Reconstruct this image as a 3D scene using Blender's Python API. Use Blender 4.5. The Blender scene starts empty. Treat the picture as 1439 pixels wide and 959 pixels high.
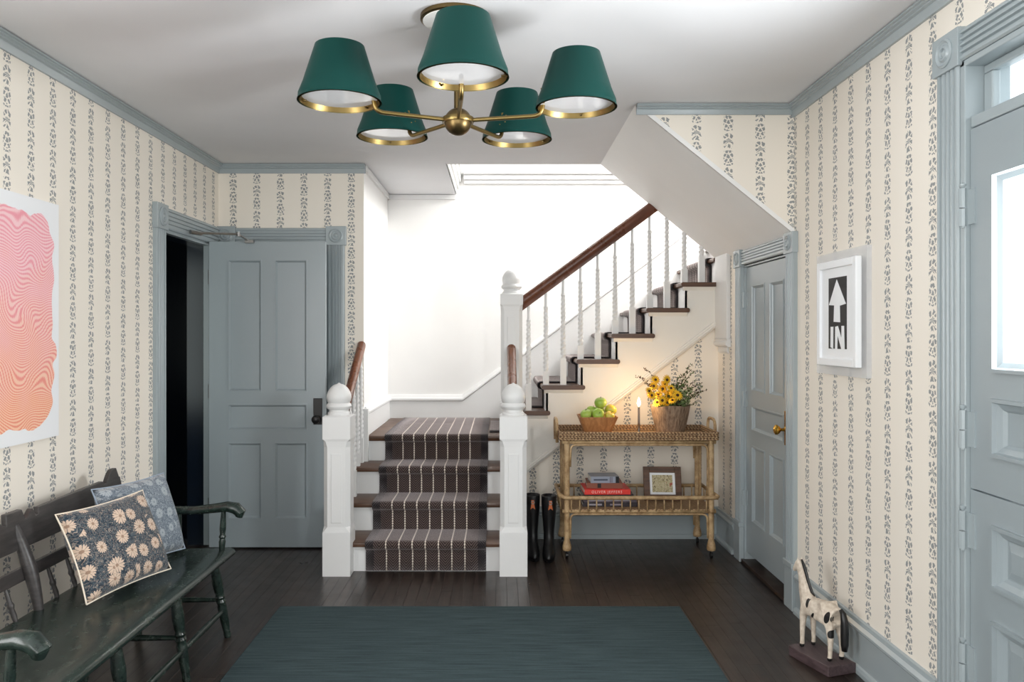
import bpy, bmesh, math, random
from mathutils import Vector, Matrix
random.seed(7)
PI = math.pi
C = bpy.context.scene.collection
S = bpy.context.scene

# ------------------------------------------------------------------ camera, world, lights, exposure
cam_d = bpy.data.cameras.new('camera'); cam = bpy.data.objects.new('camera', cam_d); C.objects.link(cam)
cam.location = (0, 0, 1.5); cam.rotation_euler = (PI/2, 0, 0)
cam_d.sensor_width = 36.0; cam_d.lens = 1130/1439*36.0
cam_d.shift_x = 17.5/1439; cam_d.shift_y = -9.5/1439
cam_d.clip_start = 0.05
S.camera = cam
S.view_settings.view_transform = 'Standard'; S.view_settings.look = 'None'
S.view_settings.gamma = 1.0; S.view_settings.use_curve_mapping = False
S.view_settings.exposure = 0.5

w = bpy.data.worlds.new('daylight'); S.world = w; w.use_nodes = True
bgn = w.node_tree.nodes['Background']
bgn.inputs[0].default_value = (0.86, 0.95, 1.0, 1); bgn.inputs[1].default_value = 1.6

def area(name, loc, rot, sx, sy, power, col=(1, 1, 1), spread=PI):
    d = bpy.data.lights.new(name, 'AREA'); d.shape = 'RECTANGLE'; d.size = sx; d.size_y = sy
    d.energy = power; d.color = col; d.spread = spread
    o = bpy.data.objects.new(name, d); C.objects.link(o); o.location = loc; o.rotation_euler = rot
    return o
# daylight entering by the windows the place has: two in the front wall (behind the camera), one in the left wall beside it, the glazed front door, the stair window upstairs
area('daylight_front_window', (0.55, -1.55, 1.6), (PI/2, 0, 0), 1.3, 1.7, 18, (1.0, 0.99, 0.98))
area('daylight_front_window', (-1.1, -1.55, 1.6), (PI/2, 0, 0), 1.3, 1.7, 18, (1.0, 0.99, 0.98))
area('daylight_side_window', (-2.10, 0.9, 1.6), (0, -PI/2, 0), 1.7, 1.4, 46, (1.0, 0.99, 0.98))
area('daylight_front_door', (1.70, 2.28, 1.71), (0, PI/2, 0), 0.62, 0.6, 66, (0.95, 0.98, 1.0))
area('side_room_fill_light', (-3.1, 3.75, 1.5), (PI/2, 0, 0), 0.7, 1.4, 5, (0.9, 1.0, 0.95))  # light added to lift the dark side room; no window opening behind it
area('daylight_stair_window', (2.92, 6.55, 4.05), (0, PI/2, 0), 1.3, 1.0, 140, (1.0, 0.99, 0.975))

# ------------------------------------------------------------------ material tools
def lin(c):
    c /= 255.0
    return c/12.92 if c <= 0.04045 else ((c+0.055)/1.055)**2.4
def rgb(r, g, b): return (lin(r), lin(g), lin(b), 1)

class N:                                   # a tiny expression layer over shader math nodes
    def __init__(s, nt, sock): s.nt = nt; s.s = sock
    def op(s, o, b=None, c=None):
        n = s.nt.nodes.new('ShaderNodeMath'); n.operation = o
        for i, v in enumerate((s, b, c)):
            if v is None: continue
            if isinstance(v, N): s.nt.links.new(v.s, n.inputs[i])
            else: n.inputs[i].default_value = v
        return N(s.nt, n.outputs[0])
    def __add__(s, b): return s.op('ADD', b)
    def __sub__(s, b): return s.op('SUBTRACT', b)
    def __mul__(s, b): return s.op('MULTIPLY', b)
    def __truediv__(s, b): return s.op('DIVIDE', b)
    def fract(s): return s.op('FRACT')
    def floor(s): return s.op('FLOOR')
    def abs(s): return s.op('ABSOLUTE')
    def sin(s): return s.op('SINE')
    def lt(s, b): return s.op('LESS_THAN', b)
    def gt(s, b): return s.op('GREATER_THAN', b)
    def max(s, b): return s.op('MAXIMUM', b)
    def min(s, b): return s.op('MINIMUM', b)
def hyp(a, b): return (a*a + b*b).op('SQRT')

class Mat:
    def __init__(s, name, col=(200, 200, 200), rough=0.5, metal=0.0, spec=0.5, **kw):
        m = bpy.data.materials.new(name); m.use_nodes = True
        s.m = m; s.nt = m.node_tree; s.b = s.nt.nodes['Principled BSDF']
        s.b.inputs['Base Color'].default_value = rgb(*col)
        s.b.inputs['Roughness'].default_value = rough
        s.b.inputs['Metallic'].default_value = metal
        s.b.inputs['Specular IOR Level'].default_value = spec
        for k, v in kw.items(): s.b.inputs[k.replace('_', ' ')].default_value = v
    def node(s, t): return s.nt.nodes.new(t)
    def xyz(s, src='pos'):
        if src == 'pos': o = s.node('ShaderNodeNewGeometry').outputs['Position']
        else: o = s.node('ShaderNodeTexCoord').outputs[src]
        x = s.node('ShaderNodeSeparateXYZ'); s.nt.links.new(o, x.inputs[0])
        return [N(s.nt, x.outputs[i]) for i in range(3)]
    def vec(s, x, y, z):
        c = s.node('ShaderNodeCombineXYZ')
        for i, v in enumerate((x, y, z)):
            if isinstance(v, N): s.nt.links.new(v.s, c.inputs[i])
            else: c.inputs[i].default_value = v
        return c.outputs[0]
    def noise(s, vec, scale=5, detail=3, rough=0.5, dist=0.0):
        n = s.node('ShaderNodeTexNoise'); n.inputs['Scale'].default_value = scale
        n.inputs['Detail'].default_value = detail; n.inputs['Roughness'].default_value = rough
        n.inputs['Distortion'].default_value = dist
        if vec is not None: s.nt.links.new(vec, n.inputs['Vector'])
        return N(s.nt, n.outputs['Fac'])
    def mix(s, f, a, b):
        n = s.node('ShaderNodeMix'); n.data_type = 'RGBA'
        if isinstance(f, N): s.nt.links.new(f.s, n.inputs[0])
        else: n.inputs[0].default_value = f
        for i, v in ((6, a), (7, b)):
            if isinstance(v, tuple): n.inputs[i].default_value = rgb(*v)
            else: s.nt.links.new(v, n.inputs[i])
        return n.outputs[2]
    def color(s, sock): s.nt.links.new(sock, s.b.inputs['Base Color']); return s
    def roughness(s, n): s.nt.links.new(n.s, s.b.inputs['Roughness']); return s
    def bump(s, h, strength=0.2, dist=0.01):
        n = s.node('ShaderNodeBump'); n.inputs['Strength'].default_value = strength
        n.inputs['Distance'].default_value = dist
        s.nt.links.new(h.s, n.inputs['Height']); s.nt.links.new(n.outputs[0], s.b.inputs['Normal'])
        return s
def smooth01(n, a, b):                      # clamped ramp
    t = (n - a) * (1.0/(b-a))
    return t.max(0.0).min(1.0)

def paint(name, col, rough=0.45, bump=0.05, spec=0.5):
    M = Mat(name, col, rough, spec=spec)
    x, y, z = M.xyz()
    n = M.noise(M.vec(x, y, z), 90, 2)
    M.bump(n, bump, 0.004)
    v = M.noise(M.vec(x, y, z), 2.2, 2)
    M.color(M.mix(v, tuple(c*0.975 for c in col), tuple(min(255, c*1.02) for c in col)))
    return M.m

def wallpaper(name, axis, ph=0.32):
    M = Mat(name, (236, 228, 206), 0.7, spec=0.3)
    x, y, z = M.xyz()
    p = x if axis == 'x' else y
    col = p*(1/0.174) + ph
    u = (col.fract() - 0.5)*0.174
    zz = z*(1/0.094) + col.floor()*0.47
    row = zz.floor()
    v = (zz.fract() - 0.5)*0.094
    wob = (M.noise(M.vec(p, p*0.3, z), 95, 1) - 0.5)
    r = hyp(u, v); a = v.op('ARCTAN2', u)
    odd = (row*0.5).fract().gt(0.25)
    A = ((a*8.0) + (v*120.0).sin()*1.0 + wob*3.5).sin().gt(-0.5) * ((v*205.0 + u.abs()*130.0 + 0.9 + wob*3.0).sin().gt(-0.62))
    B = ((u.abs()*300.0 + v*150.0 + wob*5.0).sin().gt(-0.5)) * ((v*235.0 - u.abs()*90.0 + wob*3.0).sin().gt(-0.7))
    pat = A*(odd*-1.0 + 1.0) + B*odd
    inside = (u.abs() + wob*0.016).lt(0.025) * (v.abs() + wob*0.012).lt(0.0415)
    ell = (hyp(u*1.3, v) + wob*0.012).lt(0.0475)
    mask = pat*inside*ell
    tone = M.noise(M.vec(x, y, z), 1.3, 2)
    base = M.mix(tone, (238, 230, 217), (244, 237, 226))
    M.color(M.mix(mask*0.74, base, (92, 105, 114)))
    return M.m

def wood(name, ca, cb, rough=0.4, along='y', scale=30, src='pos', rnd=False, bump=0.08, spec=0.5):
    M = Mat(name, ca, rough, spec=spec)
    x, y, z = M.xyz(src)
    off = None
    if rnd:
        oi = M.node('ShaderNodeObjectInfo'); off = N(M.nt, oi.outputs['Random'])
    st = 0.06
    q = {'x': (x*st, y, z), 'y': (x, y*st, z), 'z': (x, y, z*st), 'yz': (x, y*st, z*st), 'xz': (x*st, y, z*st)}[along]
    if off is not None: q = (q[0]+off*17.0, q[1]+off*9.0, q[2])
    n = M.noise(M.vec(*q), scale, 5, 0.6, 1.2)
    g = smooth01(n, 0.32, 0.68)
    c = M.mix(g, ca, cb)
    if off is not None:
        dk = tuple(v*0.55 for v in ca)
        c = M.mix(off*0.75, c, M.mix(g, dk, tuple(v*0.8 for v in cb)))
    M.color(c); M.bump(g, bump, 0.002)
    rn = M.noise(M.vec(x, y, z), 9, 3)
    M.roughness(rn*0.2 + (rough-0.1))
    return M.m

WP_X = wallpaper('wallpaper_across', 'x'); WP_Y = wallpaper('wallpaper_along', 'y')
WP_XL = wallpaper('wallpaper_back_left', 'x', 0.772); WP_XR = wallpaper('wallpaper_under_stairs', 'x', 0.094); WP_YL = wallpaper('wallpaper_left', 'y', 0.08)
TEAL = paint('grey_blue_trim_paint', (160, 170, 173), 0.26, 0.03, 0.7)
TEALD = paint('grey_blue_door_paint', (150, 160, 164), 0.28, 0.03, 0.6)
WHITE = paint('white_trim_paint', (224, 224, 223), 0.38)
WALLW = paint('white_wall_paint', (240, 239, 237), 0.6)
CEIL = paint('white_ceiling_paint', (228, 228, 230), 0.75)
WARMW = paint('warm_white_stringer_paint', (232, 229, 222), 0.5)
NAVY = paint('navy_gloss_paint', (13, 23, 36), 0.22, 0.03)
PLANK = wood('dark_stained_oak', (33, 27, 24), (62, 50, 44), 0.32, 'y', 34, 'pos', True, 0.15)
TREAD = wood('walnut_tread', (70, 48, 35), (98, 68, 49), 0.35, 'x', 30)
RAIL = wood('mahogany_rail', (88, 50, 32), (128, 78, 52), 0.28, 'yz', 30)
RAILX = wood('mahogany_rail_across', (78, 44, 30), (112, 66, 45), 0.28, 'xz', 30)
THRESH = wood('dark_threshold', (40, 30, 25), (58, 45, 38), 0.4, 'y', 30)
BRASS = Mat('aged_brass', (140, 120, 76), 0.36, 1.0).m
BRASSD = Mat('dark_aged_brass', (112, 94, 62), 0.36, 1.0).m
BRASSB = Mat('polished_brass', (205, 160, 70), 0.2, 1.0).m
STEEL = Mat('brushed_steel', (150, 150, 148), 0.3, 1.0).m
BLACK = Mat('black_iron', (24, 23, 23), 0.35).m
LAMPG = Mat('green_lacquer_shade', (2, 56, 51), 0.42, spec=0.22).m
LAMPIN = Mat('white_shade_lining', (235, 235, 232), 0.6).m
DIFF = Mat('white_gloss_acrylic', (238, 238, 240), 0.04, IOR=2.3).m
GLASS_M = Mat('window_glass', (255, 255, 255), 0.0)
def thin_glass(M, fac=0.12, tint=(1, 1, 1, 1), rough=0.02, diffuse=False):
    nt = M.nt; tr = M.node('ShaderNodeBsdfTransparent'); tr.inputs[0].default_value = tint
    gl = M.node('ShaderNodeBsdfDiffuse' if diffuse else 'ShaderNodeBsdfGlossy')
    gl.inputs[0].default_value = (0.93, 0.94, 0.95, 1)
    if not diffuse: gl.inputs['Roughness'].default_value = rough
    mx = M.node('ShaderNodeMixShader'); mx.inputs[0].default_value = fac
    nt.links.new(tr.outputs[0], mx.inputs[1]); nt.links.new(gl.outputs[0], mx.inputs[2])
    nt.links.new(mx.outputs[0], nt.nodes['Material Output'].inputs[0])
    return M.m
GLASS = thin_glass(GLASS_M)

# ------------------------------------------------------------------ mesh tools
def BM(): return bmesh.new()
def box(bm, x0, x1, y0, y1, z0, z1, f=None):
    P = [(x0,y0,z0),(x1,y0,z0),(x1,y1,z0),(x0,y1,z0),(x0,y0,z1),(x1,y0,z1),(x1,y1,z1),(x0,y1,z1)]
    v = [bm.verts.new(f(*p) if f else p) for p in P]
    for q in ((0,3,2,1),(4,5,6,7),(0,1,5,4),(1,2,6,5),(2,3,7,6),(3,0,4,7)): bm.faces.new([v[i] for i in q])
def prism(bm, poly, axis, a, b, f=None):
    def mk(p, t):
        q = {'x': (t, p[0], p[1]), 'y': (p[0], t, p[1]), 'z': (p[0], p[1], t)}[axis]
        return bm.verts.new(f(*q) if f else q)
    A = [mk(p, a) for p in poly]; B = [mk(p, b) for p in poly]; n = len(poly)
    bm.faces.new(A[::-1]); bm.faces.new(B)
    for i in range(n): bm.faces.new((A[i], A[(i+1) % n], B[(i+1) % n], B[i]))
def loft(bm, rings, close=True, cap=True):
    R = [[bm.verts.new(p) for p in r] for r in rings]; n = len(R[0])
    for a, b in zip(R, R[1:]):
        for i in range(n if close else n-1):
            bm.faces.new((a[i], a[(i+1) % n], b[(i+1) % n], b[i]))
    if cap and close: bm.faces.new(R[0][::-1]); bm.faces.new(R[-1])
    return R
def lathe(bm, prof, cx=0, cy=0, n=24, f=None, cap=True):
    rings = []
    for r, z in prof:
        rings.append([(f(r*math.cos(t), r*math.sin(t), z) if f else (cx+r*math.cos(t), cy+r*math.sin(t), z))
                      for t in (2*PI*i/n for i in range(n))])
    loft(bm, rings, True, cap)
def tube(bm, pts, rad, n=8, sx=1.0, cap=True):
    pts = [Vector(p) for p in pts]; m = len(pts)
    rad = rad if isinstance(rad, (list, tuple)) else [rad]*m
    t0 = (pts[1]-pts[0]).normalized()
    up = Vector((0, 0, 1)) if abs(t0.z) < 0.9 else Vector((0, 1, 0))
    nx = t0.cross(up).normalized(); rings = []
    for i in range(m):
        t = (pts[min(i+1, m-1)] - pts[max(i-1, 0)]).normalized()
        nx = (nx - t*nx.dot(t)).normalized(); ny = t.cross(nx)
        rings.append([pts[i] + nx*(rad[i]*sx*math.cos(a)) + ny*(rad[i]*math.sin(a)) for a in (2*PI*k/n for k in range(n))])
    loft(bm, rings, True, cap)
def bez(p0, p1, p2, n=6):
    p0, p1, p2 = Vector(p0), Vector(p1), Vector(p2)
    return [p0*(1-t)**2 + p1*(2*t*(1-t)) + p2*t*t for t in (i/n for i in range(n+1))]
def arcpath(pts, r=0.03, n=5):              # polyline with rounded corners
    pts = [Vector(p) for p in pts]; out = [pts[0]]
    for a, b, c in zip(pts, pts[1:], pts[2:]):
        d1 = (a-b); d2 = (c-b); k = min(r, d1.length*0.49, d2.length*0.49)
        out += bez(b+d1.normalized()*k, b, b+d2.normalized()*k, n)
    return out + [pts[-1]]

def obj(name, bm, mat, parent=None, smooth=False, bevel=0, local=False):
    bmesh.ops.recalc_face_normals(bm, faces=bm.faces[:])
    me = bpy.data.meshes.new(name)
    if parent is not None and not local:
        bmesh.ops.translate(bm, verts=bm.verts[:], vec=-base_of(parent))
    bm.to_mesh(me); bm.free()
    o = bpy.data.objects.new(name, me); C.objects.link(o)
    if mat: me.materials.append(mat)
    if parent is not None: o.parent = parent
    if smooth:
        for p in me.polygons: p.use_smooth = True
        if smooth != 'all':
            me.set_sharp_from_angle(angle=math.radians(40))
    if bevel:
        b = o.modifiers.new('bevel', 'BEVEL'); b.width = bevel; b.segments = 2; b.limit_method = 'ANGLE'
    return o
def base_of(o):
    v = Vector((0, 0, 0))
    while o is not None: v = v + o.location; o = o.parent
    return v
def tag(o, label, cat=None, group=None, kind=None):
    o['label'] = label
    if cat: o['category'] = cat
    if group: o['group'] = group
    if kind: o['kind'] = kind
    return o
def thing(name, label, cat, loc=(0, 0, 0), rz=0, group=None, kind=None):
    o = bpy.data.objects.new(name, None); C.objects.link(o); o.empty_display_size = 0.1
    o.location = loc; o.rotation_euler = (0, 0, rz)
    return tag(o, label, cat, group, kind)
def struct(name, bm, mat, label, cat='wall', **kw):
    o = obj(name, bm, mat, **kw); return tag(o, label, cat, kind='structure')
def dup(o, parent=None, loc=None, rot=None, scale=None):
    c = o.copy(); C.objects.link(c)
    if parent is not None: c.parent = parent
    if loc is not None: c.location = loc
    if rot is not None: c.rotation_euler = rot
    if scale is not None: c.scale = scale
    return c

XL, XR, YB, ZC = -2.07, 1.61, 5.92, 2.75          # left wall, right wall, back wall, ceiling
YF = -1.6
SX, SY = -1.0, 7.19                               # stair well: left wall, back wall
RISE, RUN = 0.188, 0.289
RY = [5.09, 5.38, 5.67, 5.96]
ZL = RISE*4                                       # landing

# ------------------------------------------------------------------ floor
bm = BM(); box(bm, XL-0.3, XR+0.3, YF-0.1, 2.3, -0.06, 0.0); box(bm, XL-2.2, XR+0.1, 2.3, YB+0.1, -0.06, -0.014)
FLOOR = struct('floor', bm, PLANK, 'dark stained narrow oak plank floor of the hall', 'floor')
PW = 0.064
bm = BM(); prism(bm, [(-PW/2+0.0003, -0.014), (PW/2-0.0003, -0.014), (PW/2-0.0003, -0.0008), (PW/2-0.001, 0), (-PW/2+0.001, 0), (-PW/2+0.0003, -0.0008)], 'y', 0, 1)
pl0 = obj('plank', bm, PLANK, FLOOR)
first = True; x = XL+PW/2
while x < XR:
    y = 2.3
    while y < YB-0.02:
        L = random.uniform(0.7, 1.9)
        if YB - (y+L) < 0.4: L = YB - y
        o = pl0 if first else dup(pl0, FLOOR)
        o.location = (x, y+0.0005, 0); o.scale = (1, L-0.001, 1); first = False
        y += L
    x += PW

# ------------------------------------------------------------------ ceiling, walls
bm = BM()
box(bm, XL-0.2, XR+0.2, YF-0.1, 5.885, ZC, ZC+0.2)
box(bm, XL-0.2, -0.395, 5.885, SY+0.1, ZC, ZC+0.2)
struct('ceiling', bm, CEIL, 'flat white plaster ceiling above the entrance hall', 'ceiling')

DO0, DO1, DOH = 4.94, 5.74, 2.15                   # left doorway
bm = BM()
box(bm, XL-0.15, XL, YF-0.1, 0.15, 0, ZC); box(bm, XL-0.15, XL, 1.65, DO0, 0, ZC); box(bm, XL-0.15, XL, 0.15, 1.65, 0, 0.7); box(bm, XL-0.15, XL, 0.15, 1.65, 2.5, ZC); box(bm, XL-0.15, XL, DO1, YB+0.1, 0, ZC); box(bm, XL-0.15, XL, DO0, DO1, DOH, ZC)
struct('wall_left', bm, WP_YL, 'long left wall in cream striped floral wallpaper with doorway')
bm = BM(); box(bm, XL, SX, YB, YB+0.12, 0, ZC)
struct('wall_back_left', bm, WP_XL, 'wallpapered wall with a cased door behind the open door')
# right wall with closet opening and front door opening
CD0, CD1, CDH = 4.46, 5.30, 1.95
FD0, FD1, FDH = 1.80, 2.78, 2.44
bm = BM()
for a, b in ((YF-0.1, FD0), (FD1, CD0), (CD1, YB+0.03)): box(bm, XR, XR+0.14, a, b, 0, ZC)
box(bm, XR, XR+0.14, FD0, FD1, FDH, ZC); box(bm, XR, XR+0.14, CD0, CD1, CDH, ZC)
struct('wall_right', bm, WP_Y, 'right wall in cream striped floral wallpaper with two doors')
# front wall behind the camera with two windows
bm = BM()
box(bm, XL, XR, YF-0.12, YF, 0, 0.7); box(bm, XL, XR, YF-0.12, YF, 2.5, ZC)
for a, b in ((XL, -1.78), (-0.42, -0.13), (1.23, XR)): box(bm, a, b, YF-0.12, YF, 0.7, 2.5)
struct('wall_front', bm, WP_X, 'wallpapered wall with two tall windows behind the viewer')
# wall under the upper stair flight
def dz(x): return 0.531 + (x-0.225)*0.770          # the raking mould
bm = BM(); prism(bm, [(0.09, 0), (XR, 0), (XR, dz(XR)), (0.09, dz(0.09))], 'y', YB, YB+0.04)
struct('wall_back_right', bm, WP_XR, 'wallpapered wall under the upper stairs behind the rattan cart')
# sloping bulkhead over the closet
def so(x): return ZC - (x-0.74)*0.81
bm = BM(); prism(bm, [(0.74, ZC), (XR, ZC), (XR, so(XR))], 'y', 4.39, 4.40)
struct('wall_bulkhead', bm, WP_X, 'triangle of striped wallpaper above the sloping white soffit')
bm = BM(); prism(bm, [(0.74-0.0, ZC), (XR, so(XR)), (XR, so(XR)+0.03), (0.78, ZC)], 'y', 4.388, 5.885)
struct('ceiling_soffit', bm, WALLW, 'sloping white soffit under the upper flight beside chandelier', 'soffit')
# stair well
bm = BM(); box(bm, SX-0.1, SX+0.001, YB+0.003, SY+0.1, 0, ZC)
struct('wall_stair_left', bm, WALLW, 'plain white wall at the left of the stair landing')
bm = BM(); box(bm, SX, 3.1, SY, SY+0.1, 0, 5.2)
struct('wall_stair_back', bm, WALLW, 'tall plain white wall behind the stair landing')
bm = BM(); prism(bm, [(-0.39, ZC+0.003), (0.745, ZC+0.003), (1.66, so(1.66)), (1.66, 0), (3.1, 0), (3.1, 5.2), (-0.39, 5.2)], 'y', 5.887, 5.93)
struct('wall_stair_front', bm, WALLW, 'white wall closing the stair well above the hall ceiling')
bm = BM()
box(bm, 3.0, 3.1, 5.93, SY, 0, 3.35); box(bm, 3.0, 3.1, 5.93, SY, 4.75, 5.2)
box(bm, 3.0, 3.1, 5.93, 6.02, 3.35, 4.75); box(bm, 3.0, 3.1, 7.08, SY, 3.35, 4.75)
struct('wall_stair_right', bm, WALLW, 'white end wall of the stair well with a window upstairs')
bm = BM(); box(bm, -1.1, 3.1, 5.885, SY+0.1, 5.2, 5.3)
struct('ceiling_stair', bm, CEIL, 'white ceiling high above the stair well', 'ceiling')
bm = BM(); box(bm, -0.45, -0.392, 5.935, SY, ZC+0.2, 5.2)
struct('wall_stair_upper', bm, WALLW, 'white upper wall over the edge of the landing ceiling')

# cornices of the opening over the stairs
bm = BM()
for (d, z0, z1) in ((0.012, 2.755, 3.06), (0.03, 2.80, 2.86), (0.045, 2.86, 2.92), (0.06, 2.92, 2.955)):
    box(bm, -0.39, -0.39+d, 5.935, SY, z0, z1)
for (d, z0, z1) in ((0.03, 2.84, 2.875), (0.05, 2.875, 2.92), (0.075, 2.92, 2.965)):
    box(bm, -0.32, 3.0, SY-d, SY, z0, z1)
struct('trim_1', bm, WHITE, 'stepped white moulding around the opening over the stairs', 'trim', bevel=0.006)
bm = BM(); box(bm, SX, SX+0.02, YB+0.01, SY, ZC-0.045, ZC-0.006); box(bm, SX, -0.395, SY-0.02, SY, ZC-0.045, ZC-0.006)
struct('trim_2', bm, WHITE, 'thin white picture mould below the landing ceiling', 'trim')

# grey-blue crown moulding
CR = [(0, -0.066), (0.012, -0.066), (0.016, -0.055), (0.022, -0.038), (0.022, -0.034), (0.032, -0.03), (0.032, -0.024), (0.042, -0.02), (0.042, -0.014), (0.05, -0.012), (0.05, -0.004), (0, -0.004)]
bm = BM(); prism(bm, [(XL+d, ZC+z) for d, z in CR], 'y', YF, YB)
struct('trim_3', bm, TEAL, 'grey blue crown moulding along the left wall', 'trim')
bm = BM(); prism(bm, [(YB-d, ZC+z) for d, z in CR], 'x', XL, SX+0.015)
struct('trim_4', bm, TEAL, 'grey blue crown moulding above the open door', 'trim')
bm = BM(); prism(bm, [(XR-d, ZC+z) for d, z in CR], 'y', YF, 4.39)
struct('trim_5', bm, TEAL, 'grey blue crown moulding along the right wall', 'trim')
bm = BM(); prism(bm, [(4.388-d, ZC+z*0.8) for d, z in CR], 'x', 0.745, XR)
struct('trim_6', bm, TEAL, 'grey blue crown moulding over the wallpaper triangle', 'trim')

# baseboards
BB = [(0, 0), (0.034, 0), (0.034, 0.018), (0.028, 0.03), (0.018, 0.034), (0.018, 0.165), (0.024, 0.17), (0.024, 0.182), (0.030, 0.19), (0.030, 0.2), (0.016, 0.212), (0.012, 0.228), (0, 0.232)]
bm = BM(); prism(bm, [(XR-d, z) for d, z in BB], 'y', FD1+0.17, CD0-0.14); prism(bm, [(XR-d, z) for d, z in BB], 'y', CD1+0.17, YB)
prism(bm, [(XR-d, z) for d, z in BB], 'y', YF, FD0-0.2)
struct('baseboard_right', bm, TEAL, 'tall grey blue baseboard along the right wall', 'baseboard')
bm = BM(); prism(bm, [(XL+d, z) for d, z in BB], 'y', YF, DO0-0.16)
struct('baseboard_left', bm, TEAL, 'tall grey blue baseboard along the left wall behind bench', 'baseboard')
bm = BM(); prism(bm, [(YB-d, z) for d, z in BB], 'x', 0.15, XR)
struct('baseboard_back', bm, TEAL, 'tall grey blue baseboard behind the rattan cart', 'baseboard')
WB = [(0, 0), (0.022, 0), (0.022, 0.15), (0.034, 0.16), (0.034, 0.175), (0.026, 0.185), (0.018, 0.2), (0.012, 0.21), (0, 0.21)]
bm = BM()
prism(bm, [(SX+d, ZL+z) for d, z in WB], 'y', 5.946, SY)
box(bm, SX-0.048, SX+0.036, 5.885, 5.945, 0.566, ZL+0.2)
prism(bm, [(SY-d, ZL+z) for d, z in WB], 'x', SX, -0.33)
# raking part beside the upper flight
L = 3.3; sl = 0.744
def rk(x, y, z): return (x, y, z + (x+0.33)*sl)
prism(bm, [(SY-d, ZL+z-(0.3 if z == 0 else 0)) for d, z in WB], 'x', -0.33, 2.98, f=rk)
struct('baseboard_stair', bm, WHITE, 'white skirting around the landing and rising with the stairs', 'baseboard')

# little white pilaster on the right wall at the stair opening
bm = BM(); box(bm, XR-0.03, XR, 5.60, 5.90, 1.47, so(XR)+0.02)
prism(bm, [(XR, 1.41), (XR-0.02, 1.41), (XR-0.04, 1.425), (XR-0.04, 1.445), (XR-0.028, 1.452), (XR-0.036, 1.47), (XR, 1.47)], 'y', 5.59, 5.90)
prism(bm, [(XR, 1.36), (XR-0.015, 1.375), (XR-0.015, 1.41), (XR, 1.41)], 'y', 5.64, 5.88)
struct('trim_7', bm, WHITE, 'short white pilaster with a moulded foot above the cart corner', 'trim', bevel=0.004)

# ------------------------------------------------------------------ door casings (fluted boards with bull's-eye blocks)
def left_map(X0): return lambda u, v, d: (X0+d, u, v)
def right_map(X0): return lambda u, v, d: (X0-d, u, v)
def back_map(Y0): return lambda u, v, d: (u, Y0-d, v)
FL = [(0, 0.0), (0, 0.02), (0.06, 0.026), (0.14, 0.026), (0.16, 0.016), (0.24, 0.016), (0.27, 0.026), (0.34, 0.026), (0.37, 0.016), (0.44, 0.016), (0.47, 0.026), (0.53, 0.026), (0.56, 0.016), (0.63, 0.016), (0.66, 0.026), (0.73, 0.026), (0.76, 0.016), (0.84, 0.016), (0.86, 0.026), (0.94, 0.026), (1, 0.02), (1, 0.0)]
def fl_v(bm, f, u0, u1, v0, v1):
    prism(bm, [(u0+(u1-u0)*a, d) for a, d in FL], 'y', v0, v1, f=lambda u, v, d: f(u, v, d))
def fl_h(bm, f, u0, u1, v0, v1):
    prism(bm, [(v0+(v1-v0)*a, d) for a, d in FL], 'x', u0, u1, f=lambda u, v, d: f(u, v, d))
def rosette(name, f, uc, vc, s, h, parent, mat):
    bm = BM(); box(bm, uc-s/2, uc+s/2, vc-h/2, vc+h/2, 0, 0.034, f=f)
    b = obj('corner_block', bm, mat, parent, bevel=0.003)
    k = min(s, h)*0.38
    prof = [(k, 0.03), (k, 0.038), (k*0.86, 0.042), (k*0.72, 0.036), (k*0.62, 0.036), (k*0.5, 0.043), (k*0.36, 0.043), (k*0.3, 0.036), (k*0.2, 0.038), (0.001, 0.044)]
    bm = BM(); lathe(bm, prof, n=20, f=lambda a, c, z: f(uc+a, vc+c, z)); obj('rosette', bm, mat, b, smooth=True)
def casing(name, f, u0, u1, vt, wd, hh, mat, label, blocks=(True, True), legs=(True, True), extra=0.0, ov=0.012, plinth=0.0):
    """opening u0..u1, lintel underside at vt"""
    t = thing(name, label, 'door casing', f((u0+u1)/2, 0, 0), kind='structure')
    for k, (a, b) in enumerate(((u0-wd, u0), (u1, u1+wd))):
        if legs[k]:
            bm = BM(); fl_v(bm, f, a, b, plinth, vt); obj('pilaster', bm, mat, t)
            if plinth:
                bm = BM(); box(bm, a-0.006, b+0.006, 0, plinth-0.03, 0, 0.032, f=f); box(bm, a-0.01, b+0.01, plinth-0.03, plinth, 0, 0.038, f=f)
                obj('plinth_block', bm, mat, t, bevel=0.004)
        if blocks[k]: rosette('b', f, (a+b)/2, vt+hh/2, wd+2*ov, hh+2*ov, t, mat)
    bm = BM(); fl_h(bm, f, u0-(0 if blocks[0] else wd), u1+(0 if blocks[1] else wd), vt, vt+hh); obj('header', bm, mat, t)
    return t
casing('trim_8', left_map(XL), DO0, DO1, DOH, 0.14, 0.13, TEAL, 'grey blue fluted casing of the doorway beside the bench wall', blocks=(True, False), legs=(True, True))
casing('trim_9', back_map(YB), -1.95, -1.262, 2.165, 0.125, 0.115, TEAL, 'grey blue fluted casing seen behind the open door')
casing('trim_10', right_map(XR), CD0, CD1, 1.955, 0.115, 0.09, TEAL, 'pale grey blue fluted casing of the closet door under soffit', plinth=0.26)
t = casing('trim_11', right_map(XR), FD0, FD1, 2.44, 0.14, 0.11, TEAL, 'grey blue fluted casing around the glazed front door')
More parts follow.
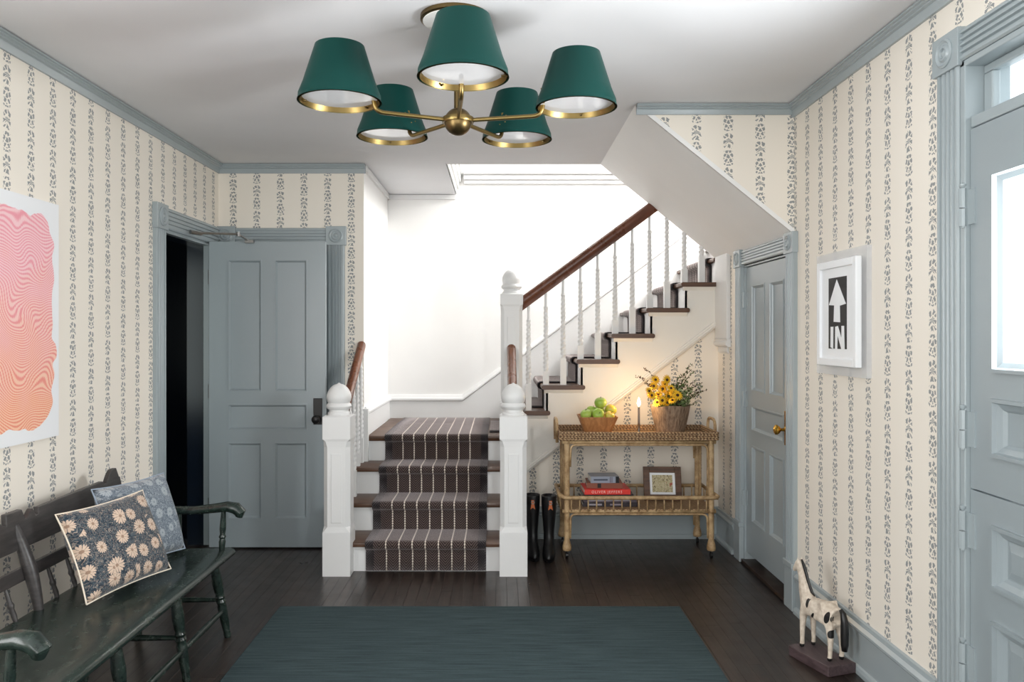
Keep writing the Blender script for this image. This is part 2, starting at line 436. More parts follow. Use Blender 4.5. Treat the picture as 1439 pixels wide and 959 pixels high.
# inner jamb mouldings
bm = BM()
box(bm, XR-0.018, XR+0.14, FD1-0.028, FD1, 0, FDH); box(bm, XR-0.018, XR+0.14, FD0, FD0+0.028, 0, FDH); box(bm, XR-0.018, XR+0.14, FD0, FD1, FDH-0.022, FDH)
o = obj('jamb', bm, TEAL, t, bevel=0.004)
bm = BM(); box(bm, XL-0.15, XL-0.036, DO1-0.02, DO1, 0, DOH); box(bm, XL-0.15, XL-0.036, DO0, DO0+0.02, 0, DOH); box(bm, XL-0.15, XL-0.036, DO0, DO1, DOH-0.02, DOH)
struct('trim_15', bm, NAVY, 'glossy navy inner jamb of the dark doorway', 'trim')
bm = BM(); box(bm, XL-0.036, XL+0.002, DO1-0.02, DO1, 0, DOH); box(bm, XL-0.036, XL+0.002, DO0, DO0+0.02, 0, DOH); box(bm, XL-0.036, XL+0.002, DO0, DO1, DOH-0.02, DOH)
struct('trim_12', bm, TEAL, 'grey blue jamb lining of the dark doorway', 'trim')
bm = BM(); box(bm, XR, XR+0.14, CD1-0.015, CD1, 0, CDH+0.005); box(bm, XR, XR+0.14, CD0, CD0+0.015, 0, CDH+0.005); box(bm, XR, XR+0.14, CD0, CD1, CDH-0.01, CDH+0.005)
struct('trim_13', bm, TEAL, 'grey blue jamb lining of the closet door', 'trim')
bm = BM(); box(bm, XR-0.02, XR+0.2, CD0-0.01, CD1+0.01, 0.001, 0.022)
struct('trim_14', bm, THRESH, 'dark wooden threshold below the closet door', 'threshold')
bm = BM(); box(bm, XR+0.19, XR+0.2, CD0-0.2, CD1+0.2, 0, 2.1)
struct('wall_closet', bm, NAVY, 'dark back of the closet behind its door')

# ------------------------------------------------------------------ panelled doors
def door(name, f, w, h, t, panels, mat, label, loc, ins=0.018, dep=0.012, raised=False, glass=None, pr=0.004):
    """f(u,v,d): door face at d=0, thickness behind. panels: (u0,u1,v0,v1)"""
    D = thing(name, label, 'door', loc, kind='structure')
    us = sorted({0, w} | {p[0] for p in panels} | {p[1] for p in panels}); vs = sorted({0, h} | {p[2] for p in panels} | {p[3] for p in panels})
    bm = BM()
    for i in range(len(us)-1):
        j = 0
        while j < len(vs)-1:
            uc = (us[i]+us[i+1])/2
            def inp(k): 
                vc = (vs[k]+vs[k+1])/2
                return any(p[0] < uc < p[1] and p[2] < vc < p[3] for p in panels)
            if inp(j): j += 1; continue
            k = j
            while k+1 < len(vs)-1 and not inp(k+1): k += 1
            box(bm, us[i], us[i+1], vs[j], vs[k+1], -t, 0, f=f); j = k+1
    obj('door_frame', bm, mat, D)
    for n, (a, b, c, e) in enumerate(panels):
        bm = BM()
        def ring(i, d): return [f(a+i, c+i, d), f(b-i, c+i, d), f(b-i, e-i, d), f(a+i, e-i, d)]
        rings = [ring(0, 0.0), ring(0, pr), ring(0.006+pr*0.5, pr), ring(0.009+pr*0.6, -0.002), ring(ins*0.8, -dep*0.5), ring(ins, -dep)]
        if raised: rings += [ring(ins+0.004, -dep), ring(ins+0.03, -dep+0.008)]
        if glass and n in glass:
            rings.append(ring(ins, -t+0.005)); loft(bm, rings, True, False)
            m = obj('glazing_bead', bm, mat, D)
            bm = BM(); box(bm, a+ins-0.002, b-ins+0.002, c+ins-0.002, e-ins+0.002, -0.024, -0.020, f=f); obj('pane', bm, GLASS, m)
        else:
            rings += [ring(0, -t+0.004)][:0]
            R = loft(bm, rings, True, False); bm.faces.new(R[-1])
            bk = [bm.verts.new(p) for p in ring(0, -t+0.004)]; bm.faces.new(bk)
            for q in range(4): bm.faces.new((R[0][q], R[0][(q+1) % 4], bk[(q+1) % 4], bk[q]))
            obj('panel', bm, mat, D)
    return D
# open door (swung flat towards the back wall)
DX0, DYF = -2.028, 5.615
def f1(u, v, d): return (DX0+u, DYF-d, 0.012+v)
k = 5.615/1130
def pu(x): return (x-702)*k - DX0
def pv(y): return 1.5-(y-470)*k - 0.012
W1, H1 = 0.812, 2.135
D1 = door('door_1', f1, W1, H1, 0.042, [(pu(320), pu(368), pv(551), pv(365)), (pu(385.5), pu(432), pv(551), pv(365)), (pu(320), pu(432), pv(605), pv(568)), (pu(320), pu(368), pv(730), pv(622)), (pu(385.5), pu(432), pv(730), pv(622))],
          TEALD, 'grey blue panelled door standing open against the back wall', (DX0, DYF, 0), ins=0.02)
bm = BM(); box(bm, pu(440.5), pu(453), pv(597), pv(560), 0, 0.006, f=f1); e = obj('lock_plate', bm, BLACK, D1, bevel=0.002); e['label'] = 'black iron lock plate'
bm = BM(); lathe(bm, [(0.012, 0.004), (0.012, 0.03), (0.022, 0.038), (0.029, 0.05), (0.028, 0.06), (0.018, 0.068), (0.001, 0.07)], n=20, f=lambda a, c, z: f1(pu(446)+a, pv(589)+c, z))
obj('knob', bm, BLACK, e, smooth=True)
bm = BM(); tube(bm, [(-1.99, 5.28, 2.165), (-1.80, 5.54, 2.19)], 0.008); tube(bm, [(-1.80, 5.54, 2.19), (-1.74, 5.60, 2.146)], 0.007); tube(bm, [(-2.015, 5.24, 2.168), (-1.97, 5.31, 2.164)], 0.014); lathe(bm, [(0.014, 2.175), (0.014, 2.205)], -1.80, 5.54, 12); box(bm, -1.77, -1.71, 5.583, 5.62, 2.135, 2.155)
e = obj('door_closer', bm, STEEL, D1, smooth=True); e['label'] = 'steel door closer arm'
for z in (0.25, 1.05, 1.85):
    bm = BM(); tube(bm, [(DX0-0.01, DYF+0.03, z), (DX0-0.01, DYF+0.03, z+0.1)], 0.008); obj('hinge', bm, STEEL, D1, smooth=True)
# door within the back wall casing
def f4(u, v, d): return (-1.95+u, YB+0.0-d-0.001+0.0, 0.01+v)
D4 = door('door_2', lambda u, v, d: (-1.95+u, YB-0.004-d, 0.01+v), 0.686, 2.15, 0.003, [(0.1, 0.586, 1.1, 1.98), (0.1, 0.586, 0.2, 0.95)], TEALD, 'grey blue closed door hidden behind the open door', (-1.6, YB, 0), dep=0.002)
# closet door
def f3(u, v, d): return (XR+0.012-d, CD1-0.017-u, 0.075+v)
W3, H3 = CD1-CD0-0.034, 1.86
D3 = door('door_3', f3, W3, H3, 0.035, [(0.115, 0.365, 1.06, 1.74), (0.455, 0.695, 1.06, 1.74), (0.115, 0.695, 0.805, 0.965), (0.115, 0.365, 0.215, 0.71), (0.455, 0.695, 0.215, 0.71)],
          TEALD, 'pale grey blue panelled closet door with brass knob under soffit', (XR, (CD0+CD1)/2, 0), ins=0.022, dep=0.014)
bm = BM(); box(bm, 0.715, 0.765, 0.795, 0.99, 0, 0.005, f=f3); e = obj('lock_plate', bm, BRASSB, D3, bevel=0.002); e['label'] = 'polished brass lock plate'
bm = BM(); lathe(bm, [(0.018, 0.004), (0.018, 0.01), (0.009, 0.014), (0.009, 0.034), (0.02, 0.042), (0.029, 0.054), (0.028, 0.064), (0.016, 0.072), (0.001, 0.074)], n=20, f=lambda a, c, z: f3(0.74+a, 0.885+c, z))
obj('knob', bm, BRASSB, e, smooth=True)
for z in (1.6, 0.95, 0.3):
    bm = BM(); tube(bm, [f3(-0.012, z, 0.016), f3(-0.012, z+0.1, 0.016)], 0.009); box(bm, -0.005, 0.02, z, z+0.1, 0, 0.003, f=f3); obj('hinge', bm, TEAL, D3, smooth=True)
# front door, cut in two leaves (Dutch door), with transom above
FDX = XR+0.0
def f5(u, v, d): return (FDX-d, FD1-0.032-u, v)
WF = FD1-FD0-0.064
D5 = door('door_4', lambda u, v, d: f5(u, 0.976+v, d), WF, 2.20-0.976, 0.045, [(0.125, WF-0.125, 1.375-0.976, 2.03-0.976), (0.125, WF-0.125, 1.10-0.976, 1.29-0.976)],
          TEALD, 'upper leaf of the grey blue front door with a bright glass pane', (FDX, FD1, 0.976), ins=0.042, dep=0.022, raised=False, glass=(0,), pr=0.012)
D6 = door('door_5', lambda u, v, d: f5(u, 0.01+v, d), WF, 0.96, 0.045, [(0.125, WF-0.125, 0.66, 0.868), (0.125, WF/2-0.05, 0.17, 0.555), (WF/2+0.05, WF-0.125, 0.17, 0.555)],
          TEALD, 'lower leaf of the grey blue front door with sunk panels', (FDX, FD1, 0), ins=0.042, dep=0.022, raised=True, pr=0.012)
for (D, zs) in ((D5, (1.87, 1.11)), (D6, (0.765, 0.31))):
    for z in zs:
        bm = BM(); tube(bm, [f5(-0.012, z-0.006, 0.02), f5(-0.012, z, 0.02)], 0.008)
        tube(bm, [f5(-0.012, z, 0.02), f5(-0.012, z+0.06, 0.02)], 0.0125); tube(bm, [f5(-0.012, z+0.064, 0.02), f5(-0.012, z+0.13, 0.02)], 0.0125)
        lathe(bm, [(0.004, z+0.13), (0.011, z+0.138), (0.011, z+0.146), (0.001, z+0.15)], *f5(-0.012, 0, 0.02)[:2], n=10)
        box(bm, -0.012, 0.03, z+0.005, z+0.125, 0, 0.006, f=f5); obj('hinge', bm, TEAL, D, smooth=True)
# transom
t = thing('window_1', 'clear transom window above the grey blue front door', 'window', (FDX, FD1, 2.2), kind='structure')
ft = lambda u, v, d: (FDX+0.045-d, FD1-0.03-u, v)
bm = BM(); wt = FD1-FD0-0.06
box(bm, 0, wt, 2.205, 2.245, -0.03, 0.045, f=ft); box(bm, 0, wt, 2.39, 2.418, -0.03, 0, f=ft); box(bm, 0, 0.05, 2.245, 2.39, -0.03, 0, f=ft); box(bm, wt-0.05, wt, 2.245, 2.39, -0.03, 0, f=ft)
obj('window_frame', bm, TEAL, t, bevel=0.006)
bm = BM(); box(bm, 0.05, wt-0.05, 2.245, 2.39, -0.02, -0.016, f=ft); obj('pane', bm, GLASS, t)
bm = BM(); box(bm, XR+0.0, XR+2.5, FD0-1.5, FD1+1.5, -0.1, -0.05)
struct('porch_floor', bm, WALLW, 'pale porch floor outside the front door', 'porch')
# windows behind the viewer
for n, xc in ((2, -1.1), (3, 0.55)):
    t = thing('window_%d' % n, 'tall window in the wall behind the viewer, %s' % ('left one' if n == 2 else 'right one'), 'window', (xc, YF, 0.7), kind='structure')
    bm = BM()
    for a, b, c, d in ((-0.68, 0.68, 0.7, 0.76), (-0.68, 0.68, 2.44, 2.5), (-0.68, -0.62, 0.76, 2.44), (0.62, 0.68, 0.76, 2.44), (-0.62, 0.62, 1.57, 1.62)): box(bm, xc+a, xc+b, YF-0.1, YF-0.05, c, d)
    obj('window_frame', bm, WHITE, t)
t = thing('window_4', 'tall window in the left wall beside the viewer', 'window', (XL, 0.9, 0.7), kind='structure')
bm = BM()
for a, b, c, d in ((0.15, 1.65, 0.7, 0.76), (0.15, 1.65, 2.44, 2.5), (0.15, 0.21, 0.76, 2.44), (1.59, 1.65, 0.76, 2.44), (0.21, 1.59, 1.57, 1.62)): box(bm, XL-0.12, XL-0.07, a, b, c, d)
obj('window_frame', bm, WHITE, t)
# dark room beyond the left doorway
bm = BM()
box(bm, XL-1.9, XL-1.85, 3.6, 8.2, 0, 2.6); box(bm, XL-1.9, XL-0.15, 8.2, 8.25, 0, 2.6); box(bm, XL-1.9, XL-0.15, 3.55, 3.6, 0, 2.6); box(bm, XL-1.9, XL-0.15, 3.6, 8.2, 2.6, 2.65); box(bm, XL-2.2, XL-0.15, 5.9, 8.2, -0.06, 0)
for y in (5.2, 6.1, 6.55, 7.2): box(bm, XL-1.86, XL-1.81, y, y+0.06, 0, 2.6)
struct('wall_dark_room', bm, NAVY, 'glossy navy panelled walls of the dark room beyond the doorway')
bm = BM(); box(bm, XL-0.24, XL-0.2, YB+0.02, 8.2, 0, 2.6)
struct('wall_dark_side', bm, NAVY, 'glossy navy side wall of the dark room beyond the doorway')

# ------------------------------------------------------------------ stairs
def ring_sq(cx, cy, h, c, z):               # square of half-size h with corners cut by c
    p = [(h-c, -h), (h, -h+c), (h, h-c), (h-c, h), (-h+c, h), (-h, h-c), (-h, -h+c), (-h+c, -h)]
    return [(cx+a, cy+b, z) for a, b in p]
def newel(cx, cy, h, z0, zb, zc, zt, rb, ztop, parent):
    """chamfered square post: base to zb, chamfer to zc, block to zt, ball cap to ztop"""
    bm = BM(); e = 0.002
    loft(bm, [ring_sq(cx, cy, h, e, z0), ring_sq(cx, cy, h, e, zb), ring_sq(cx, cy, h*0.95, h*0.30, zb+0.035), ring_sq(cx, cy, h*0.95, h*0.30, zc-0.05), ring_sq(cx, cy, h*0.97, h*0.2, zc-0.015), ring_sq(cx, cy, h, e, zc), ring_sq(cx, cy, h, e, zt-0.008), ring_sq(cx, cy, h-0.012, e, zt)])
    p = obj('newel_post', bm, WHITE, parent)
    z = zt; k = (ztop-zt)
    prof = [(h*0.8, z-0.003), (h*0.8, z+k*0.06), (h*0.7, z+k*0.1), (h*0.7, z+k*0.16), (h*0.86, z+k*0.2), (h*0.92, z+k*0.27), (h*0.86, z+k*0.335), (h*0.76, z+k*0.37), (rb*0.9, z+k*0.42)]
    for i in range(1, 9):
        a = i/8*PI*0.47; prof.append((rb*math.cos(a*0.98)*(1.0 if i > 1 else 0.99), z+k*0.45+(k*0.52)*math.sin(a)))
    prof += [(0.008, ztop-k*0.015), (0.001, ztop)]
    bm = BM(); lathe(bm, prof, cx, cy, 28); obj('newel_cap', bm, WHITE, p, smooth=True)
    for sx in (-1, 1):
        pass
    bm = BM(); box(bm, cx-h*0.38, cx+h*0.38, cy-h*0.95-0.004, cy-h*0.94, zb+0.06, zc-0.09); obj('face_panel', bm, WHITE, p, bevel=0.003)
    return p
def baluster_mesh(bh, hh, r=0.0165, cx=0, cy=0, z0=0):
    """square block bh tall, twisted shaft, plain neck, total hh"""
    bm = BM(); n = 12
    q = r*1.12
    box(bm, cx-q, cx+q, cy-q, cy+q, z0, z0+bh)
    rings = [[(cx+r*0.95*math.cos(2*PI*i/n), cy+r*0.95*math.sin(2*PI*i/n), z0+bh-0.001) for i in range(n)]]
    za, zb = bh+0.012, hh-0.115
    m = max(10, int((zb-za)/0.0062))
    for j in range(m+1):
        t = j/m; z = za+(zb-za)*t; rr = r*(1.0-0.22*t)
        rings.append([(cx+rr*(1+0.17*math.cos(2*a-z*190))*math.cos(a), cy+rr*(1+0.17*math.cos(2*a-z*190))*math.sin(a), z0+z) for a in (2*PI*i/n for i in range(n))])
    for rr, z in ((r*0.9, zb+0.004), (r*0.9, zb+0.01), (r*0.6, zb+0.018), (r*0.52, hh)):
        rings.append([(cx+rr*math.cos(2*PI*i/n), cy+rr*math.sin(2*PI*i/n), z0+z) for i in range(n)])
    loft(bm, rings)
    return bm
def rail_prof(wd=0.064, hh=0.075):
    a, b = wd/2, hh
    return [(-a*0.62, 0), (a*0.62, 0), (a*0.7, b*0.3), (a*0.95, b*0.42), (a, b*0.62), (a*0.85, b*0.82), (a*0.45, b*0.97), (0, b), (-a*0.45, b*0.97), (-a*0.85, b*0.82), (-a, b*0.62), (-a*0.95, b*0.42), (-a*0.7, b*0.3)]

ST = thing('staircase', 'lower flight of four white steps with dark treads between newels', 'staircase', (-0.46, 5.09, 0))
TX0, TX1 = -1.055, 0.135
def tread_poly(y0, y1, zt, th=0.032):
    n = y0-0.032
    return [(y1, zt), (n+0.012, zt), (n+0.003, zt-0.005), (n, zt-0.016), (n+0.003, zt-0.027), (n+0.012, zt-th), (y1, zt-th)]
for i in range(4):
    zt = RISE*(i+1)
    bm = BM(); box(bm, SX-0.035 if i < 3 else -0.965, 0.09, RY[i], RY[i]+0.02, RISE*i, zt-0.031); obj('riser', bm, WHITE, ST)
    if i < 3:
        bm = BM(); prism(bm, tread_poly(RY[i], RY[i+1]+0.004, zt), 'x', TX0, TX1); obj('tread', bm, TREAD, ST, smooth=True)
        bm = BM(); box(bm, TX0+0.03, TX1-0.03, RY[i]-0.012, RY[i]+0.001, zt-0.044, zt-0.031); obj('cove_mould', bm, WHITE, ST)
bm = BM(); prism(bm, tread_poly(RY[3], SY, ZL, 0.04), 'x', -0.97, 0.11); e = obj('landing', bm, TREAD, ST, smooth=True)
for xx in (SX-0.04, 0.095):
    bm = BM(); prism(bm, [(RY[0], 0), (RY[0], RISE-0.033), (RY[1], RISE-0.033), (RY[1], 2*RISE-0.033), (RY[2], 2*RISE-0.033), (RY[2], 3*RISE-0.033), (5.884, 3*RISE-0.033), (5.884, 0)], 'x', xx-0.015, xx+0.012); obj('stringer', bm, WHITE, ST)
for cx in (-1.01, 0.086):
    newel(cx, 5.058, 0.0865, 0, 0.27, 0.85, 0.995, 0.08, 1.195, ST)
sl1 = 0.652
for cx, y1 in ((-1.01, 5.90), (0.086, 5.875)):
    bm = BM(); y0 = 5.13; zr = lambda y: 0.885+(y-5.13)*sl1
    R = []
    ys = [y0, y1-0.04] + ([y1-0.02, y1] if cx < 0 else [y1])
    for y in ys:
        s_ = 1.0 if y < y1-0.01 or cx > 0 else 0.55
        R.append([(cx+u*s_, y, zr(y)+0.037+(v-0.037)*s_) for u, v in rail_prof()])
    loft(bm, R); obj('handrail', bm, RAIL, ST, smooth=True)
    for i in range(3):
        for off, bh in ((0.045, 0.09), (0.19, 0.18)):
            y = RY[i]+off
            if y < 5.17: continue
            zt = RISE*(i+1)
            obj('baluster', baluster_mesh(bh, zr(y)+0.002-zt, cx=cx, cy=y, z0=zt), WHITE, ST, smooth=True)

# upper flight
UP = thing('staircase', 'upper flight climbing right with twisted white balusters and mahogany rail', 'staircase', (0.09, 5.9, ZL))
NX = [0.051+0.2547*k for k in range(11)]; UZ = [ZL+RISE*(k+1) for k in range(11)]
YE = 5.862                                   # front end of the upper treads
for k in range(11):
    x0 = NX[k]; zt = UZ[k]; x1 = NX[k+1]+0.065 if k < 10 else x0+0.3
    yb = SY-0.02
    bm = BM(); n = x0; th = 0.033
    if x0 > 1.3:
        ye = 5.935 if x0 > 1.55 else YE
    else: ye = YE
    xe = min(x1, XR-0.002) if ye == YE else x1
    # body of the tread behind the face and the short return nosing in front of it
    prism(bm, [(xe if xe < x1 else NX[min(k+1, 10)]+0.03, zt), (n+0.012, zt), (n+0.003, zt-0.005), (n, zt-0.016), (n+0.003, zt-0.027), (n+0.012, zt-th), (xe if xe < x1 else NX[min(k+1, 10)]+0.03, zt-th)], 'y', 5.9 if ye == YE else 5.94, yb)
    if ye == YE:
        xs = max(x0, 0.177) if k == 0 else x0
        prism(bm, [(xe-0.012, zt), (xs+0.012, zt), (xs+0.003, zt-0.005), (xs, zt-0.016), (xs+0.003, zt-0.027), (xs+0.012, zt-th), (xe-0.012, zt-th), (xe-0.003, zt-0.027), (xe, zt-0.016), (xe-0.003, zt-0.005)], 'y', YE, 5.9)
    obj('tread', bm, RAILX if k == 99 else TREAD, UP, smooth=True)
    bm = BM(); box(bm, x0+0.032, x0+0.05, 5.893 if ye == YE else 5.94, yb, zt-RISE, zt-0.032); obj('riser', bm, WHITE, UP)
# white stepped stringer face
poly = [(0.09, dz(0.09)), (XR, dz(XR)), (XR, UZ[6]-0.033-RISE)]
k = 5
while k >= 0:
    xr = NX[k]+0.034; top = UZ[k]-0.033
    poly.append((min(NX[k+1]+0.034, XR), top)); poly.append((xr, top)); k -= 1
poly.append((0.09, ZL))
pp = []
for p in poly:
    if not pp or (abs(p[0]-pp[-1][0]) + abs(p[1]-pp[-1][1])) > 1e-4: pp.append(p)
bm = BM(); prism(bm, pp, 'y', 5.893, 5.925); obj('stringer', bm, WARMW, UP)
bm = BM()
def rk2(x, y, z): return (x, y, z + (x-0.09)*0.770)
z0 = dz(0.09)
prism(bm, [(5.893, z0-0.03), (5.885, z0-0.026), (5.882, z0-0.016), (5.876, z0-0.010), (5.876, z0+0.004), (5.884, z0+0.010), (5.886, z0+0.022), (5.893, z0+0.026), (5.92, z0+0.026), (5.92, z0-0.03)], 'x', 0.09, XR-0.001, f=rk2)
obj('raking_mould', bm, WARMW, UP)
for k in range(6):
    bm = BM(); prism(bm, [(5.893, UZ[k]-0.06), (5.883, UZ[k]-0.046), (5.876, UZ[k]-0.033), (5.893, UZ[k]-0.033)], 'x', max(NX[k]+0.02, 0.18), min(NX[k+1]+0.05, XR-0.001)); obj('cove_mould', bm, WARMW, UP)
newel(0.088, 5.93, 0.083, ZL-0.05, 1.0, 1.72, 1.80, 0.072, 1.985, UP)
slu = RISE/0.2547
RB = lambda x: 1.668+(x-0.16)*slu             # underside of the rail
bm = BM(); Rr = []
for x in (0.165, 1.62):
    Rr.append([(x, 5.93+u, RB(x)+v*1.36) for u, v in rail_prof(0.07, 0.08)])
loft(bm, Rr); obj('handrail', bm, RAILX, UP, smooth=True)
bals = {}
for k in range(6):
    for off, bh in ((0.036, 0.1), (0.163, 0.195)):
        x = NX[k]+off
        if x < 0.2: continue
        if off not in bals:
            o = obj('baluster', baluster_mesh(bh, RB(x)+0.002-UZ[k], r=0.019), WHITE, UP, smooth=True, local=True); bals[off] = o
        else: o = dup(bals[off], UP)
        o.location = Vector((x, 5.925, UZ[k])) - UP.location

# ------------------------------------------------------------------ stair runner
def runner_mat(name, u0, wd, nst):
    M = Mat(name, (70, 60, 58), 0.95, spec=0.15, Sheen_Weight=0.55, Sheen_Roughness=0.4, Sheen_Tint=(1, 0.9, 0.9, 1))
    uv = M.node('ShaderNodeUVMap'); sp = M.node('ShaderNodeSeparateXYZ'); M.nt.links.new(uv.outputs[0], sp.inputs[0])
    u = N(M.nt, sp.outputs[0]); v = N(M.nt, sp.outputs[1])
    zig = (((u-0.131)*(1/0.0826)+0.5).fract()-0.5).abs()*0.0826
    h = ((v + zig*1.15)*(1/0.017)).fract()
    weave = M.noise(M.vec(u, v, 0.0), 300, 2)
    hb = smooth01((h-0.5).abs()*2.0 + (weave-0.5)*0.5, 0.35, 0.65)
    base = M.mix(hb, (34, 28, 28), (98, 84, 80))
    st = ((u - 0.131)*(1/0.0826) + 0.5)
    su = (st.fract()-0.5).abs()*0.0826
    dots = (((v*(1/0.017)).fract()-0.5).abs()*2.0).lt(0.78)
    line = su.lt(0.0040)*dots*(u.gt(0.1))*(u.lt(wd-0.1))
    c = M.mix(line*0.95, base, (226, 216, 202))
    edge = (u-wd/2).abs().gt(wd/2-0.052)
    c = M.mix(edge, c, M.mix(weave, (32, 29, 31), (50, 46, 48)))
    M.color(c); M.bump(hb+weave, 0.5, 0.003)
    return M.m
RW = 0.76
def strip(name, path, mat, mapf, wd, arc0=0.0):
    """path in (a,z); mapf(u, a, z)"""
    bm = BM(); uvl = bm.loops.layers.uv.new('UVMap'); nu = 6
    cols = []; s = arc0; S_ = []
    for i, p in enumerate(path):
        if i: s += math.hypot(p[0]-path[i-1][0], p[1]-path[i-1][1])
        S_.append(s); cols.append([bm.verts.new(mapf(wd*j/nu, *p)) for j in range(nu+1)])
    for i in range(len(path)-1):
        for j in range(nu):
            f = bm.faces.new((cols[i][j], cols[i][j+1], cols[i+1][j+1], cols[i+1][j]))
            for l, (a, b) in zip(f.loops, ((i, j), (i, j+1), (i+1, j+1), (i+1, j))): l[uvl].uv = (wd*b/nu, S_[a])
    o = obj(name, bm, mat, smooth='all')
    m = o.modifiers.new('thick', 'SOLIDIFY'); m.thickness = 0.009; m.offset = 0
    return o
def step_path(rs, zs, z_start, a_end):
    P = []
    for i, (r, zt) in enumerate(zip(rs, zs)):
        zb = z_start if i == 0 else zs[i-1]+0.007
        P += [(r-0.007, zb), (r-0.007, (zb+zt)/2), (r-0.008, zt-0.052), (r-0.018, zt-0.042), (r-0.034, zt-0.038), (r-0.043, zt-0.03), (r-0.047, zt-0.016), (r-0.043, zt-0.002), (r-0.032, zt+0.006), (r-0.015, zt+0.008)]
        nx = rs[i+1] if i+1 < len(rs) else a_end
        P += [((r+nx)/2, zt+0.007), (nx-0.02, zt+0.007)]
    return P
RUN_L = runner_mat('herringbone_runner', 0, RW, 8)
P = step_path(RY, [RISE*(i+1) for i in range(4)], 0.006, 7.12)
tag(strip('stair_runner', P, RUN_L, lambda u, a, z: (-0.845+u, a, z), RW), 'dark brown herringbone carpet runner with cream stripes on lower steps', 'stair runner')
P = [(-0.075, ZL+0.007)] + step_path([n+0.032 for n in NX], UZ, ZL+0.008, NX[10]+0.3)
tag(strip('stair_runner', P, RUN_L, lambda u, a, z: (a, 6.10+u, z), RW), 'brown striped carpet runner climbing the upper flight behind the balusters', 'stair runner')

# ------------------------------------------------------------------ rug
M = Mat('teal_rug_pile', (52, 76, 82), 0.95, spec=0.1)
x, y, z = M.xyz()
a = M.noise(M.vec(x*1.2, y*26.0, z), 3.2, 4, 0.6); b = M.noise(M.vec(x*14.0, y*160.0, z), 4, 3, 0.7)
M.color(M.mix(smooth01(a*0.7+b*0.35, 0.36, 0.68), (45, 57, 61), (71, 85, 87))); M.bump(b, 0.6, 0.004)
bm = BM(); box(bm, -1.2, 0.985, 1.0, 4.395, 0.0005, 0.014)
tag(obj('area_rug', bm, M.m, bevel=0.005), 'large deep teal rug with faint stripes on dark floor', 'rug')

# ------------------------------------------------------------------ chandelier
HX, HY, HZ = -0.163, 3.16, 2.335
CH = thing('chandelier', 'brass five arm chandelier with dark green drum shades', 'chandelier', (HX, HY, ZC))
bm = BM(); lathe(bm, [(0.136, ZC-0.001), (0.136, ZC-0.016), (0.129, ZC-0.02), (0.001, ZC-0.021)], HX-0.012, HY, 40); e = obj('ceiling_canopy', bm, BRASSD, CH, smooth=True)
bm = BM(); lathe(bm, [(0.126, ZC-0.0205), (0.126, ZC-0.024), (0.001, ZC-0.024)], HX-0.012, HY, 40); obj('canopy_face', bm, LAMPIN, e, smooth=True)
bm = BM(); lathe(bm, [(0.011, HZ+0.04), (0.011, ZC-0.02)], HX, HY, 16); lathe(bm, [(0.016, HZ+0.045), (0.016, HZ+0.16)], HX, HY, 16); obj('stem', bm, BRASSD, CH, smooth=True)
bm = BM(); lathe(bm, [(0.001, HZ-0.054)] + [(0.054*math.cos(a), HZ+0.054*math.sin(a)) for a in (-1.4+2.8*i/16 for i in range(17))] + [(0.001, HZ+0.054)], HX, HY, 32)
hub = obj('hub', bm, BRASSD, CH, smooth=True)
bm = BM(); lathe(bm, [(0.05, HZ-0.004), (0.061, HZ-0.004), (0.063, HZ), (0.063, HZ+0.012), (0.061, HZ+0.016), (0.05, HZ+0.016)], HX, HY, 40); obj('hub_band', bm, BRASS, hub, smooth=True)
RC, ZR, SH = 0.466, 2.361, 0.206
for i in range(5):
    t = math.radians(-85+72*i); dx, dy = math.cos(t), math.sin(t)
    P = lambda r, z: (HX+dx*r, HY+dy*r, z)
    bm = BM(); tube(bm, arcpath([P(0.055, HZ+0.004), P(0.333, HZ+0.004), P(0.345, HZ+0.115)], 0.035), 0.0085, 10); obj('arm', bm, BRASS, CH, smooth=True)
    cx, cy = HX+dx*RC, HY+dy*RC
    bm = BM(); r0, r1 = 0.155, 0.091
    lathe(bm, [(r0, ZR), (r0-0.064*0.5, ZR+SH*0.5), (r1, ZR+SH), (r1-0.003, ZR+SH), (r0-0.032-0.003, ZR+SH*0.5), (r0-0.004, ZR+0.024), (r0-0.003, ZR)], cx, cy, 48, cap=False)
    sh = obj('shade', bm, LAMPG, CH, smooth=True)
    bm = BM(); lathe(bm, [(r1-0.002, ZR+SH-0.004), (r1-0.002, ZR+SH-0.008), (0.001, ZR+SH-0.008)], cx, cy, 48); obj('shade_top', bm, LAMPIN, sh)
    bm = BM(); lathe(bm, [(r0-0.0015, ZR-0.0005), (r0-0.0085, ZR+0.0245), (r0-0.019, ZR+0.0245), (r0-0.0095, ZR-0.0005)], cx, cy, 48, cap=False); obj('rim', bm, BRASS, sh, smooth=True)
    bm = BM(); lathe(bm, [(r0-0.0165, ZR+0.021), (r0-0.0165, ZR+0.018), (0.001, ZR+0.018)], cx, cy, 48); obj('diffuser', bm, DIFF, sh)
    for j in range(3):
        a = t+PI/2+2*PI*j/3; bm = BM()
        tube(bm, [(cx+math.cos(a)*0.128, cy+math.sin(a)*0.128, ZR+0.010), (cx+math.cos(a)*0.150, cy+math.sin(a)*0.150, ZR+0.010)], 0.004, 8); obj('clip', bm, BRASSD, sh, smooth=True)
    for a, zz in ((0.0, 0.06), (0.16, 0.075), (-0.16, 0.075), (0.0, 0.035), (0.16, 0.045)):
        rr = r0-0.064*zz/SH; q = t+PI+a; bm = BM()
        tube(bm, [(cx+math.cos(q)*(rr-0.004), cy+math.sin(q)*(rr-0.004), ZR+zz), (cx+math.cos(q)*(rr+0.003), cy+math.sin(q)*(rr+0.003), ZR+zz)], 0.003, 8); obj('screw', bm, BRASS, sh)

